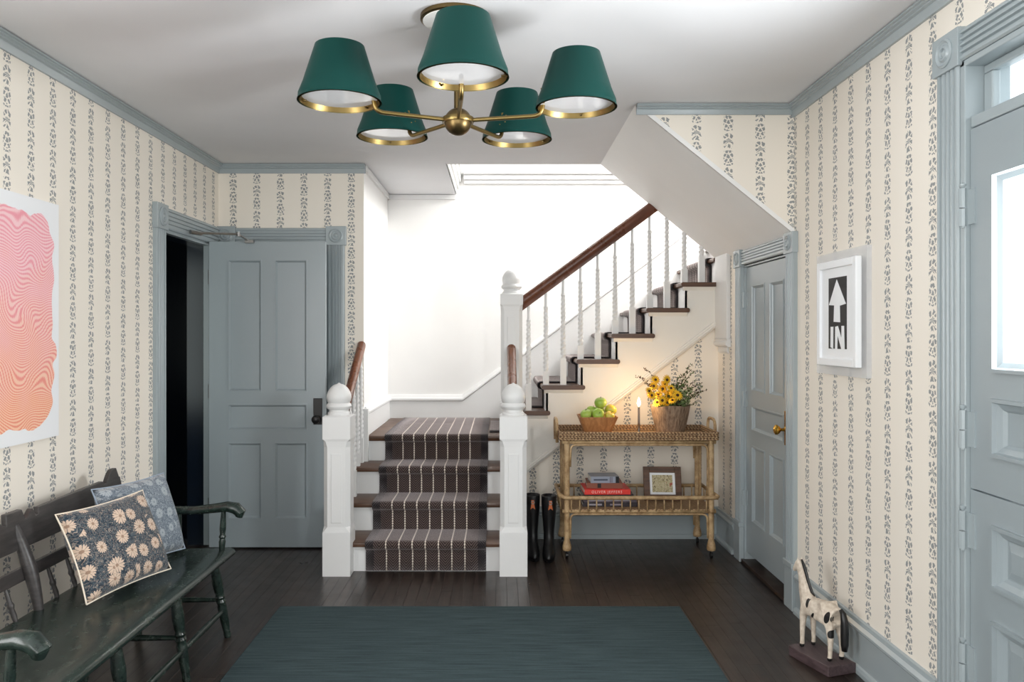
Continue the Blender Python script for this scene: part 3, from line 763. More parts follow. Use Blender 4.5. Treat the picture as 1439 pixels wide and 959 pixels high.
# ------------------------------------------------------------------ artwork on the left wall
M = Mat('pink_wave_print', (240, 240, 240), 0.6, spec=0.3)
x, y, z = M.xyz()
q = M.vec(x*0.0, y, z)
n1 = M.noise(q, 4.2, 0, 0.5); n2 = M.noise(q, 7.0, 2, 0.5); n3 = M.noise(q, 9.0, 0, 0.5)
yc = (y - 3.262)*(1/0.432) + (n3-0.5)*0.24; zc = (z - 1.565)*(1/0.485) + (n2-0.5)*0.24
rad = (yc.abs().op('POWER', 6.0) + zc.abs().op('POWER', 7.0)) + (n2-0.5)*0.5
inside = rad.lt(0.93)
wv = (n1*120.0 + n3*26.0 + z*430.0).sin()
dash = ((y*700.0 + n1*90.0).sin())*0.55
lines = smooth01(wv + dash, -0.1, 0.5)
grad = smooth01(z + (n2-0.5)*0.5, 1.15, 1.85)
ink = M.mix(grad, (232, 92, 84), (234, 118, 140))
pale = M.mix(grad, (250, 200, 168), (248, 204, 208))
M.color(M.mix(inside, (238, 239, 241), M.mix(lines*0.62, pale, ink)))
bm = BM(); box(bm, XL+0.001, XL+0.022, 2.80, 3.736, 1.03, 2.10)
tag(obj('wall_art', bm, M.m), 'white sheet printed with pink and coral wavy lines on left wall', 'art print')

# ------------------------------------------------------------------ IN sign on the right wall
SG = thing('framed_sign', 'white framed black print with arrow and word IN', 'framed sign', (XR, 3.75, 1.31))
AC = thin_glass(Mat('clear_acrylic', (255, 255, 255), 0.05), 0.34, (1, 1, 1, 1), diffuse=True)
bm = BM(); box(bm, XR-0.024, XR-0.0008, 3.475, 4.02, 1.308, 1.888); e = obj('acrylic_panel', bm, AC, SG); e['label'] = 'clear acrylic backing panel'
PWH = paint('sign_white_paint', (240, 242, 244), 0.4, 0.02)
y0, y1, z0, z1 = 3.52, 3.95, 1.352, 1.845
bm = BM()
for a, b, c, d in ((y0, y0+0.035, z0, z1), (y1-0.035, y1, z0, z1), (y0+0.035, y1-0.035, z0, z0+0.035), (y0+0.035, y1-0.035, z1-0.035, z1)): box(bm, XR-0.052, XR-0.024, a, b, c, d)
obj('frame', bm, PWH, SG, bevel=0.003)
bm = BM(); box(bm, XR-0.04, XR-0.024, y0+0.03, y1-0.03, z0+0.03, z1-0.03); mt = obj('mat_board', bm, PWH, SG)
BLK = Mat('black_print', (20, 20, 22), 0.6).m
bm = BM(); box(bm, XR-0.0408, XR-0.039, 3.635, 3.835, 1.432, 1.765); obj('black_ground', bm, BLK, mt)
fs = lambda u, v, d: (XR-0.0405-d, 3.835-u*0.2, 1.432+v*0.333)
bm = BM(); prism(bm, [(0.03, 0.62), (0.47, 0.97), (0.97, 0.62), (0.64, 0.60), (0.66, 0.37), (0.30, 0.38), (0.33, 0.61)], 'z', 0.0005, 0.0015, f=fs); obj('arrow', bm, PWH, mt)
bm = BM(); prism(bm, [(0.12, 0.02), (0.27, 0.0), (0.28, 0.31), (0.13, 0.31)], 'z', 0.0005, 0.0015, f=fs); obj('letter', bm, PWH, mt)
bm = BM(); prism(bm, [(0.38, 0.0), (0.5, 0.0), (0.52, 0.19), (0.72, 0.0), (0.9, 0.0), (0.87, 0.32), (0.73, 0.32), (0.73, 0.15), (0.54, 0.32), (0.39, 0.31)], 'z', 0.0005, 0.0015, f=fs)
obj('letter', bm, PWH, mt)

# ------------------------------------------------------------------ bench
M = Mat('worn_green_black_paint', (40, 46, 44), 0.32)
x, y, z = M.xyz(); n = M.noise(M.vec(x*2.0, y, z*2.0), 14, 5, 0.65); n2 = M.noise(M.vec(x, y*0.3, z), 40, 3, 0.7)
c = M.mix(smooth01(n, 0.35, 0.7), (20, 30, 27), (40, 53, 47)); c = M.mix(smooth01(n2*0.6+n*0.4, 0.60, 0.72), c, (66, 72, 66))
M.color(c); M.bump(n2, 0.12, 0.003); M.roughness(n*0.22+0.14)
BENCH = M.m
M = Mat('worn_brown_black_paint', (58, 54, 52), 0.42)
x, y, z = M.xyz(); n = M.noise(M.vec(x, y*0.25, z*2.0), 22, 5, 0.65)
M.color(M.mix(smooth01(n, 0.35, 0.7), (40, 38, 38), (68, 64, 63))); M.bump(n, 0.1, 0.003)
BENCHB = M.m
BE = thing('bench', 'long dark green painted wooden bench with spindle back', 'bench', (-1.56, 3.1, 0))
Y0, Y1, ZS = 2.18, 4.02, 0.44
bm = BM(); prism(bm, [(-1.80, ZS-0.004), (-1.77, ZS), (-1.60, ZS-0.012), (-1.42, ZS-0.008), (-1.35, ZS-0.003), (-1.326, ZS-0.012), (-1.316, ZS-0.028), (-1.326, ZS-0.044), (-1.35, ZS-0.052), (-1.78, ZS-0.046), (-1.80, ZS-0.03)], 'y', Y0, Y1)
obj('seat', bm, BENCH, BE, smooth=True, bevel=0.006)
# crest rail
def crest_top(y):
    d = abs(y-3.1)
    if d < 0.055: return 0.80+0.014
    if d < 0.075: return 0.775
    if d < 0.13: return 0.775+0.03*math.sin((d-0.075)/0.055*PI/2)
    if d < 0.15: return 0.775
    if d < 0.70: return 0.80+0.012*(d-0.15)
    if d < 0.725: return 0.79
    if d < 0.845: return 0.795+0.05*math.sin(min(1, (d-0.725)/0.09)*PI/2)
    return 0.80
pts = [(2.24+1.72*i/172) for i in range(173)]
top = [(y, crest_top(y)) for y in pts]
poly = [(2.245, 0.69)] + top + [(3.955, 0.69), (3.93, 0.672), (2.27, 0.672)]
bm = BM(); prism(bm, poly, 'x', -0.011, 0.011, f=lambda x, y, z: (-1.868+x-(z-0.75)*0.22, y, z))
obj('crest_rail', bm, BENCHB, BE, bevel=0.003)
bm = BM(); box(bm, -0.008, 0.008, 2.27, 3.93, 0.555, 0.605, f=lambda x, y, z: (-1.832+x-(z-0.58)*0.2, y, z)); obj('back_rail', bm, BENCHB, BE, bevel=0.003)
for y in (2.27, 3.1, 3.93):
    bm = BM(); P = bez((-1.775, y, ZS-0.01), (-1.80, y, 0.60), (-1.872, y, 0.76), 10)
    tube(bm, P, [0.018, 0.019, 0.021, 0.023, 0.025, 0.026, 0.025, 0.023, 0.021, 0.019, 0.016], 12); obj('back_post', bm, BENCHB, BE, smooth=True)
for y in (2.41, 2.55, 2.69, 2.83, 2.97, 3.25, 3.39, 3.53, 3.67, 3.81):
    bm = BM(); a = Vector((-1.785, y, ZS-0.008)); b = Vector((-1.826, y, 0.558))
    tt = [0, .2, .4, .45, .5, .55, .6, .8, 1]; rr = [.007, .010, .0085, .011, .0125, .011, .0085, .008, .006]
    tube(bm, [a.lerp(b, t) for t in tt], rr, 10); obj('spindle', bm, BENCHB, BE, smooth=True)
for y, sgn in ((Y1-0.055, 1), (Y0+0.06, -1)):
    bm = BM()
    P = [(-1.85, y, 0.645), (-1.75, y, 0.64), (-1.62, y, 0.632), (-1.50, y, 0.632), (-1.40, y, 0.642), (-1.34, y, 0.65), (-1.30, y, 0.642), (-1.278, y, 0.62), (-1.285, y, 0.60)]
    tube(bm, P, [0.016, 0.018, 0.02, 0.021, 0.023, 0.026, 0.029, 0.028, 0.018], 12, sx=1.25); obj('arm_rest', bm, BENCH, BE, smooth=True)
    for xx, zt in ((-1.36, 0.636), (-1.58, 0.622)):
        bm = BM(); a = Vector((xx-0.01, y, ZS-0.015)); b = Vector((xx, y, zt))
        tt = [0, .12, .25, .32, .36, .42, .55, .75, 1]; rr = [.012, .015, .017, .013, .018, .013, .016, .014, .011]
        tube(bm, [a.lerp(b, t) for t in tt], rr, 12); obj('arm_post', bm, BENCH, BE, smooth=True)
LEG_R = [(0, .017), (.12, .022), (.3, .026), (.42, .022), (.45, .019), (.48, .024), (.51, .019), (.54, .024), (.57, .019), (.6, .0225), (.8, .02), (.93, .016), (.96, .018), (1, .0155)]
feet = {}
for j, y in enumerate((2.32, 2.92, 3.46, 3.93)):
    for sx, xt, xb in ((0, -1.40, -1.345), (1, -1.72, -1.79)):
        dyy = {0: -0.05, 1: 0, 2: 0, 3: 0.05}[j]
        a = Vector((xt, y, ZS-0.04)); b = Vector((xb, y+dyy, 0.001)); feet[(j, sx)] = (a, b)
        bm = BM(); tube(bm, [a.lerp(b, t) for t, r in LEG_R], [r for t, r in LEG_R], 14); obj('leg', bm, BENCH, BE, smooth=True)
for j in range(4):
    bm = BM(); a = feet[(j, 0)][0].lerp(feet[(j, 0)][1], 0.52); b = feet[(j, 1)][0].lerp(feet[(j, 1)][1], 0.52)
    tube(bm, [a, a.lerp(b, .5), b], [.009, .014, .009], 10); obj('stretcher', bm, BENCH, BE, smooth=True)
    if j < 3:
        a = feet[(j, 0)][0].lerp(feet[(j, 0)][1], 0.66); b = feet[(j+1, 0)][0].lerp(feet[(j+1, 0)][1], 0.66)
        bm = BM(); tube(bm, [a, a.lerp(b, .5), b], [.011, .0155, .011], 10); obj('stretcher', bm, BENCH, BE, smooth=True)

# ------------------------------------------------------------------ cushions
def cushion_bm(wd, hh, th):
    bm = BM(); uvl = bm.loops.layers.uv.new('UVMap'); n = 18
    def P(i, j, s):
        u = -1+2*i/n; v = -1+2*j/n
        px = u*(1-0.07*(1-v*v)**1.0*abs(u)**3)*wd/2*1.0; pz = v*(1-0.06*(1-u*u)*abs(v)**3)*hh/2
        e = max(0.0, (1-u**4))**0.55*max(0.0, (1-v**4))**0.55
        wr = 0.008*math.sin(5*u+2*v)*math.sin(3*v-u)
        return (px, s*(th/2*e + wr*e), pz)
    for s in (-1, 1):
        V_ = [[bm.verts.new(P(i, j, s)) for j in range(n+1)] for i in range(n+1)]
        for i in range(n):
            for j in range(n):
                f = bm.faces.new((V_[i][j], V_[i+1][j], V_[i+1][j+1], V_[i][j+1]))
                for l, (a, b) in zip(f.loops, ((i, j), (i+1, j), (i+1, j+1), (i, j+1))): l[uvl].uv = (a/n*wd, b/n*hh)
    bmesh.ops.remove_doubles(bm, verts=bm.verts[:], dist=1e-5)
    edge = [Vector(P(i, 0, 1)) for i in range(n)] + [Vector(P(n, j, 1)) for j in range(n)] + [Vector(P(n-i, n, 1)) for i in range(n)] + [Vector(P(0, n-j, 1)) for j in range(n)]
    return bm, edge
def floral(name, ground1, ground2, flower, center, sc, rr, amt):
    M = Mat(name, ground1, 0.9, spec=0.15, Sheen_Weight=0.2)
    uv = M.node('ShaderNodeUVMap')
    vo = M.node('ShaderNodeTexVoronoi'); vo.inputs['Scale'].default_value = sc; vo.inputs['Randomness'].default_value = 0.55
    M.nt.links.new(uv.outputs[0], vo.inputs['Vector'])
    sp = M.node('ShaderNodeSeparateXYZ'); M.nt.links.new(uv.outputs[0], sp.inputs[0]); sq = M.node('ShaderNodeSeparateXYZ'); M.nt.links.new(vo.outputs['Position'], sq.inputs[0])
    du = N(M.nt, sp.outputs[0])-N(M.nt, sq.outputs[0]); dv = N(M.nt, sp.outputs[1])-N(M.nt, sq.outputs[1])
    csep = M.node('ShaderNodeSeparateColor'); M.nt.links.new(vo.outputs['Color'], csep.inputs[0]); rnd = N(M.nt, csep.outputs[0])
    r = hyp(du, dv); a = dv.op('ARCTAN2', du)
    pet = ((a*8.0 + rnd*6.0).sin().abs()*0.30 + 0.70)
    lim = pet*(rnd*0.012 + rr)
    fl = r.lt(lim); rays = (a*4.0 + rnd*3.0).sin().abs().gt(0.16)
    cen = r.lt(rr*0.28)
    n = M.noise(uv.outputs[0], 95, 3, 0.65, 0.8)
    vine = M.noise(uv.outputs[0], 38, 2, 0.5, 2.0)
    g = M.mix(smooth01(n, 0.42, 0.6), ground1, ground2)
    g = M.mix(((vine*4.0).fract().lt(0.16))*amt, g, flower)
    c = M.mix(fl*rays*(smooth01(n, 0.25, 0.45)*0.35+0.6), g, flower); c = M.mix(cen*0.75, c, center)
    M.color(c); M.bump(n, 0.25, 0.003)
    return M.m
F1 = floral('dark_floral_linen', (36, 48, 60), (76, 86, 92), (204, 180, 160), (132, 102, 84), 11.0, 0.024, 0.45)
F2 = floral('pale_blue_floral_linen', (92, 103, 115), (120, 130, 139), (166, 173, 178), (112, 122, 132), 12.0, 0.016, 1.0)
CREAM = Mat('cream_piping', (226, 214, 196), 0.8).m; BLUEP = Mat('blue_piping', (150, 163, 178), 0.8).m
def cushion(label, mat, pmat, corner_bl, ex, ez, wd, hh, th):
    bl = Vector(corner_bl); X = Vector(ex).normalized(); Z = Vector(ez); Z = (Z - X*Z.dot(X)).normalized(); Yv = Z.cross(X)
    ctr = bl + X*wd/2 + Z*hh/2
    T = thing('cushion', label, 'cushion', (ctr.x, ctr.y, bl.z), group='cushions on the bench')
    Mx = Matrix((X, Yv, Z)).transposed().to_4x4(); Mx.translation = ctr
    bm, edge = cushion_bm(wd, hh, th); bm.transform(Mx); obj('cover', bm, mat, T, smooth='all')
    bm = BM(); e = [Mx @ p for p in edge]; tube(bm, e+[e[0]], 0.0034, 8); obj('piping', bm, pmat, T, smooth='all')
cushion('dark blue floral cushion with cream piping leaning at the front', F1, CREAM, (-1.60, 3.115, ZS+0.012), (0.144, 0.42, 0.012), (-0.175, -0.05, 0.34), 0.46, 0.37, 0.13)
cushion('pale blue floral cushion leaning behind the dark one', F2, BLUEP, (-1.675, 3.50, ZS+0.012), (0.135, 0.43, 0.0), (-0.135, 0.0, 0.37), 0.455, 0.385, 0.13)

# ------------------------------------------------------------------ rattan cart
M = Mat('pale_rattan_cane', (184, 154, 112), 0.5)
x, y, z = M.xyz(); n = M.noise(M.vec(x, y, z), 22, 4, 0.6); n2 = M.noise(M.vec(x*6.0, y*6.0, z*6.0), 30, 2)
M.color(M.mix(smooth01(n*0.7+n2*0.3, 0.36, 0.62), (146, 114, 76), (202, 172, 130))); M.bump(n2, 0.2, 0.003)
CANE = M.m
M = Mat('woven_rattan', (170, 132, 88), 0.6)
x, y, z = M.xyz()
wv = ((x+y)*(PI/0.0105)).sin() * ((z)*(PI/0.0135) ).sin()
wx = ((x*(PI/0.012)).sin() * (y*(PI/0.012)).sin())
n = M.noise(M.vec(x, y, z), 60, 3)
g = smooth01(wv*0.5+wx*0.3+n, 0.2, 0.85)
M.color(M.mix(g, (112, 80, 54), (200, 168, 128))); M.bump(g, 0.7, 0.004)
WOVEN = M.m
CT = thing('rattan_cart', 'rattan serving cart with woven tray top and lower gallery shelf', 'serving cart', (0.93, 5.56, 0))
LX0, LX1, LY0, LY1 = 0.452, 1.420, 5.395, 5.775
ZT = 0.79                                     # underside of the tray rim
def leg_prof():
    P = [(0.011, 0.045), (0.028, 0.05), (0.031, 0.065), (0.029, 0.085), (0.021, 0.115)]
    z = 0.12
    while z < ZT-0.005:
        P += [(0.0185, z), (0.0198, z+0.004)]; z += 0.009
    return P + [(0.018, ZT)]
bm = BM(); lathe(bm, leg_prof(), n=14); leg0 = obj('leg', bm, CANE, CT, smooth='all', local=True)
bm = BM(); tube(bm, [(-0.008, 0, 0.018), (0.008, 0, 0.018)], 0.0175, 16); lathe(bm, [(0.006, 0.02), (0.006, 0.05)], n=8); cas0 = obj('caster', bm, BLACK, leg0, smooth=True, local=True)
for i, (lx, ly) in enumerate(((LX0, LY0), (LX1, LY0), (LX0, LY1), (LX1, LY1))):
    if i == 0: o = leg0
    else:
        o = dup(leg0, CT); c = dup(cas0, o)
    o.location = Vector((lx, ly, 0)) - CT.location
X0, X1, Ya, Yb = 0.405, 1.458, 5.365, 5.805   # tray outline
ZTB = 0.805
bm = BM(); box(bm, X0+0.01, X1-0.01, Ya+0.01, Yb-0.01, ZTB-0.012, ZTB); obj('tray_base', bm, WOVEN, CT)
for a, b in (((X0, Ya), (X1, Ya)), ((X0, Yb), (X1, Yb)), ((X0, Ya), (X0, Yb)), ((X1, Ya), (X1, Yb))):
    bm = BM(); rr = 0.0075
    for k in range(4):
        z = 0.79+0.0075+k*0.0142; P = []; L = math.hypot(b[0]-a[0], b[1]-a[1]); n = int(L/0.0105)
        for i in range(n+1):
            t = i/n; wq = 0.0022*(1 if (i+k) % 2 else -1); d = (wq, 0) if a[0] == b[0] else (0, wq)
            P.append((a[0]+(b[0]-a[0])*t+d[0], a[1]+(b[1]-a[1])*t+d[1], z))
        tube(bm, P, rr, 6)
    o = obj('tray_rim', bm, WOVEN, CT, smooth='all'); o['kind'] = 'stuff'
def cane(name, pts, r, n=10, rad=0.0):
    bm = BM(); tube(bm, arcpath(pts, rad) if rad else pts, r, n); return obj(name, bm, CANE, CT, smooth='all')
for y in (LY0, LY1):
    cane('upper_rail', [(LX0-0.03, y, 0.776), (LX1+0.03, y, 0.776)], 0.0135)
    cane('lower_rail', [(LX0-0.03, y-0.0, 0.312), (LX1+0.03, y, 0.312)], 0.0145)
    cane('corner_brace', [(LX0+0.022, y, 0.61), (LX0+0.026, y, 0.757), (LX0+0.10, y, 0.757), (LX1-0.10, y, 0.757), (LX1-0.026, y, 0.757), (LX1-0.022, y, 0.61)], 0.0075, 8, 0.07)
    cane('corner_brace', [(LX0+0.022, y, 0.13), (LX0+0.026, y, 0.292), (LX0+0.10, y, 0.292), (LX1-0.10, y, 0.292), (LX1-0.026, y, 0.292), (LX1-0.022, y, 0.13)], 0.0075, 8, 0.07)
for x in (LX0, LX1):
    cane('upper_rail', [(x, LY0-0.02, 0.776), (x, LY1+0.02, 0.776)], 0.0125)
    cane('lower_rail', [(x, LY0-0.02, 0.312), (x, LY1+0.02, 0.312)], 0.0135)
    cane('side_post', [(x, 5.48, 0.31), (x, 5.48, 0.78)], 0.009)
    cane('side_post', [(x, 5.69, 0.31), (x, 5.69, 0.78)], 0.009)
for x, s in ((X0, -1), (X1, 1)):
    cane('handle', [(x+0.012*s, 5.49, 0.76), (x+0.014*s, 5.49, 0.915), (x+0.014*s, 5.68, 0.915), (x+0.012*s, 5.68, 0.76)], 0.0105, 10, 0.06)
gz = 0.408
cane('gallery_rail', [(X0+0.0, Ya, gz+0.02), (X0+0.03, Ya, gz), (X1-0.03, Ya, gz), (X1, Ya, gz)], 0.0135)
cane('gallery_rail', [(X0, Yb, gz), (X1, Yb, gz)], 0.0125)
for x in (X0, X1): cane('gallery_rail', [(x, Ya, gz+0.008), (x, Yb, gz+0.004)], 0.0125)
bm = BM(); box(bm, X0+0.02, X1-0.02, Ya+0.02, Yb-0.02, 0.318, 0.328); obj('shelf_base', bm, WOVEN, CT)
bm = BM(); tube(bm, [(0, 0, 0.315), (0, 0, gz)], 0.0052, 7); sp0 = obj('spindle', bm, CANE, CT, smooth='all', local=True)
spots = [(X0+0.075+0.0565*i, Ya+0.012) for i in range(17)] + [(X0+0.075+0.0565*i, Yb-0.012) for i in range(17)] + [(x, Ya+0.09+0.062*i) for x in (X0+0.008, X1-0.008) for i in range(5)]
for i, (x, y) in enumerate(spots):
    o = sp0 if i == 0 else dup(sp0, CT)
    o.location = Vector((x, y, 0)) - CT.location

# ------------------------------------------------------------------ things on the cart
WB1 = wood('carved_bowl_wood', (150, 98, 56), (190, 134, 84), 0.5, 'z', 40)
BW = thing('wooden_bowl', 'square tapering wooden bowl of green apples on the cart', 'bowl', (0.674, 5.56, ZTB))
bm = BM()
def rsq(h, z, c=0.02):
    return [(0.674+a, 5.56+b, z) for a, b in [(h-c, -h), (h, -h+c), (h, h-c), (h-c, h), (-h+c, h), (-h, h-c), (-h, -h+c), (-h+c, -h)]]
zb = ZTB+0.001
loft(bm, [rsq(0.082, zb), rsq(0.1, zb+0.05), rsq(0.131, zb+0.132), rsq(0.123, zb+0.132), rsq(0.09, zb+0.05), rsq(0.07, zb+0.02)])
obj('body', bm, WB1, BW, bevel=0.003)
def apple_mat(name, a, b):
    M = Mat(name, a, 0.3); x, y, z = M.xyz('Object'); n = M.noise(M.vec(x, y, z), 14, 3)
    M.color(M.mix(smooth01(n, 0.4, 0.65), a, b)); return M.m
AG = apple_mat('green_apple_skin', (142, 172, 62), (172, 192, 88)); AY = apple_mat('yellow_apple_skin', (214, 178, 72), (176, 184, 76))
def apple(loc, r, mat, rot, label):
    A = thing('apple', label, 'apple', loc, group='apples in the wooden bowl'); A.rotation_euler = rot
    prof = []
    for i in range(15):
        t = -PI/2+PI*i/14; rr = math.cos(t)*(1+0.09*math.sin(t)); z = math.sin(t)*0.92
        if t > 1.0: z -= 0.30*(t-1.0)**1.3
        if t < -1.25: z += 0.2*(-t-1.25)
        prof.append((max(0.001, rr*r), z*r))
    bm = BM(); lathe(bm, prof, n=20); obj('flesh', bm, mat, A, smooth='all', local=True)
    bm = BM(); tube(bm, [(0, 0, r*0.55), (0.002, 0, r*0.85), (0.006, 0, r*1.08)], [0.0018, 0.0016, 0.0022], 6); obj('stalk', bm, THRESH, A, local=True)
zz = ZTB+0.155
apple((0.592, 5.49, zz-0.010), 0.040, AG, (0.3, -0.2, 0), 'green apple at the left rim of the bowl')
apple((0.672, 5.475, zz-0.004), 0.041, AG, (1.2, 0.1, 0), 'green apple at the front middle with its stalk showing')
apple((0.750, 5.485, zz-0.018), 0.035, AY, (0.4, 0.4, 0), 'small yellow apple at the front right of the bowl')
apple((0.770, 5.575, zz+0.014), 0.042, AY, (0.2, 0.6, 1), 'yellow green apple resting at the right side of bowl')
apple((0.640, 5.575, zz+0.004), 0.041, AG, (0.5, 0.1, 2), 'green apple half hidden behind the front apples')
apple((0.698, 5.555, zz+0.064), 0.043, AG, (0.2, -0.2, 0.4), 'bright green apple on top of the pile')
apple((0.700, 5.645, zz-0.002), 0.040, AG, (0.2, -0.2, 0.9), 'green apple at the back of the bowl')

CDL = thing('candlestick', 'slim lit candle on a round metal base on the cart', 'candle', (0.958, 5.53, ZTB))
PEW = Mat('pewter', (120, 112, 104), 0.35, 1.0).m
bm = BM(); lathe(bm, [(0.046, ZTB+0.001), (0.046, ZTB+0.006), (0.03, ZTB+0.011), (0.012, ZTB+0.016), (0.008, ZTB+0.03), (0.0065, ZTB+0.05), (0.0065, ZTB+0.07), (0.0085, ZTB+0.075), (0.0085, ZTB+0.082), (0.001, ZTB+0.083)], 0.958, 5.53, 24); obj('base', bm, PEW, CDL, smooth=True)
WAX = Mat('grey_taper_wax', (128, 118, 110), 0.5).m
bm = BM(); lathe(bm, [(0.0082, ZTB+0.08), (0.0072, ZTB+0.19), (0.005, ZTB+0.195), (0.001, ZTB+0.196)], 0.958, 5.53, 14); obj('taper', bm, WAX, CDL, smooth=True)
FLM = Mat('flame', (255, 214, 150), 0.5); FLM.b.inputs['Emission Color'].default_value = (1, 0.72, 0.36, 1); FLM.b.inputs['Emission Strength'].default_value = 30
bm = BM(); zf = ZTB+0.197; lathe(bm, [(0.001, zf), (0.0095, zf+0.012), (0.0125, zf+0.024), (0.0095, zf+0.04), (0.004, zf+0.054), (0.0008, zf+0.062)], 0.958, 5.53, 14); obj('flame', bm, FLM.m, CDL, smooth='all')
d = bpy.data.lights.new('candle_light', 'POINT'); d.energy = 2.6; d.color = (1, 0.66, 0.34); d.shadow_soft_size = 0.02
o = bpy.data.objects.new('candle_light', d); C.objects.link(o); o.parent = CDL; o.location = (0, 0, 0.275)

# potted flowers
PT = thing('potted_flowers', 'rough wooden pot of yellow daisies and wispy twigs on cart', 'plant', (1.189, 5.60, ZTB))
PXc, PYc = 1.189, 5.60
M = Mat('weathered_bark_pot', (132, 108, 88), 0.85)
x, y, z = M.xyz(); n = M.noise(M.vec(x*3.0, y*3.0, z*0.35), 26, 5, 0.7)
M.color(M.mix(smooth01(n, 0.34, 0.66), (92, 70, 54), (168, 144, 120))); M.bump(n, 0.8, 0.008)
bm = BM(); rings = []
for r, h in ((0.094, 0.001), (0.106, 0.05), (0.124, 0.13), (0.136, 0.192), (0.137, 0.202), (0.127, 0.203), (0.118, 0.18), (0.10, 0.17)):
    rings.append([(PXc+r*(1+0.03*math.sin(3*a+1)+0.018*math.sin(9*a))*math.cos(a), PYc+r*(1+0.03*math.sin(3*a+1)+0.018*math.sin(9*a))*math.sin(a), ZTB+h+(0.005*math.sin(4*a+h*9) if h > 0.15 else 0)) for a in (2*PI*i/28 for i in range(28))])
loft(bm, rings); obj('pot', bm, M.m, PT, smooth=True)
bm = BM(); lathe(bm, [(0.119, ZTB+0.176), (0.06, ZTB+0.19), (0.001, ZTB+0.194)], PXc, PYc, 20); obj('soil', bm, Mat('dark_moss', (44, 46, 28), 0.95).m, PT, smooth='all')
PETAL = Mat('yellow_petal', (244, 190, 32), 0.6).m; EYE = Mat('dark_flower_eye', (66, 32, 18), 0.8).m
LEAF = Mat('leaf_green', (84, 106, 52), 0.6).m; LEAFP = Mat('pale_leaf_green', (146, 160, 112), 0.6).m; TWIG = Mat('brown_twig', (78, 58, 42), 0.8).m
bm = BM(); n = 13
for i in range(n):
    a = 2*PI*i/n; ca, sa = math.cos(a), math.sin(a)
    def pp_(r, wd, z): return bm.verts.new((ca*r-sa*wd, sa*r+ca*wd, z))
    v = [pp_(0.004, -0.002, 0), pp_(0.004, 0.002, 0), pp_(0.017, 0.0048, 0.004), pp_(0.027, 0.003, 0.001), pp_(0.030, 0, -0.001), pp_(0.027, -0.003, 0.001), pp_(0.017, -0.0048, 0.004)]
    bm.faces.new(v)
fl0 = obj('flower', bm, PETAL, PT, local=True)
bm = BM(); lathe(bm, [(0.0075, 0), (0.008, 0.004), (0.005, 0.009), (0.001, 0.011)], n=10); ey0 = obj('flower_eye', bm, EYE, fl0, smooth='all', local=True)
rnd = random.Random(11); kk = 5.52/1130
FP = [(918.5, 543), (931, 547), (915.5, 556), (930.5, 563), (945, 563), (947, 553), (921, 534), (937, 534), (924, 566), (939, 557), (952, 556), (934, 540), (912, 550), (943, 546), (937, 566), (925, 555)]
stems = []
for i, (px, py) in enumerate(FP):
    yy = 5.535+rnd.uniform(-0.05, 0.09); c = Vector(((px-702)*yy/1130, yy, 1.5-(py-470)*yy/1130))
    f = fl0 if i == 0 else dup(fl0, PT); e = ey0 if i == 0 else dup(ey0, f)
    f.location = c - PT.location
    f.rotation_euler = (rnd.uniform(0.8, 1.5), rnd.uniform(-0.4, 0.4), rnd.uniform(-0.7, 0.7)); sc = rnd.uniform(1.0, 1.35); f.scale = (sc, sc, sc)
    stems.append(c)
bm = BM()
for c in stems:
    b = Vector((PXc+(c.x-PXc)*0.5, PYc+(c.y-PYc)*0.5, ZTB+0.18)); tube(bm, bez(b, (b.x, b.y, c.z-0.02), c - Vector((0, -0.004, 0.004)), 5), 0.0016, 5)
def leaf(bm, p, d, L, wd):
    d = Vector(d).normalized(); s = d.cross(Vector((0.3, -0.9, 0.4))).normalized(); up = d.cross(s)
    v = [p, p+d*L*0.3+s*wd*0.8+up*0.002, p+d*L*0.65+s*wd*0.7, p+d*L, p+d*L*0.65-s*wd*0.7, p+d*L*0.3-s*wd*0.8+up*0.002]
    bm.faces.new([bm.verts.new(q) for q in v])
o = obj('stems', bm, LEAF, PT); o['kind'] = 'stuff'
bl, bp, bt = BM(), BM(), BM()
for i in range(420):                          # leaves between the flowers and on the right side
    a = rnd.uniform(0, 2*PI); r = rnd.uniform(0, 0.12); x = PXc+0.01+r*math.cos(a)*1.05; y = PYc+r*math.sin(a)*0.8; z = ZTB+rnd.uniform(0.18, 0.30 if x < PXc else 0.34)
    leaf(bl, Vector((x, y, z)), (rnd.uniform(-1, 1), rnd.uniform(-1, 0.3), rnd.uniform(-0.2, 1)), rnd.uniform(0.018, 0.034), rnd.uniform(0.004, 0.008))
for i in range(120):
    x = PXc+rnd.uniform(0.02, 0.13); y = PYc+rnd.uniform(-0.08, 0.06); z = ZTB+rnd.uniform(0.19, 0.31)
    leaf(bp, Vector((x, y, z)), (rnd.uniform(-1, 1), rnd.uniform(-1, 0.3), rnd.uniform(-0.2, 1)), rnd.uniform(0.018, 0.03), rnd.uniform(0.005, 0.009))
TW = [((906, 519), -0.02), ((895, 530), -0.04), ((908, 540), -0.05), ((972, 514), 0.03), ((976, 523), 0.04), ((960, 527), 0.0), ((968, 531), 0.02), ((992, 549), 0.02), ((986, 545), -0.02), ((984, 540), 0.03), ((980, 556), -0.02), ((977, 567), -0.05), ((966, 538), 0.0), ((972, 546), 0.0), ((955, 530), 0.02), ((984, 551), 0.05), ((970, 522), 0.01), ((978, 536), 0.0)]
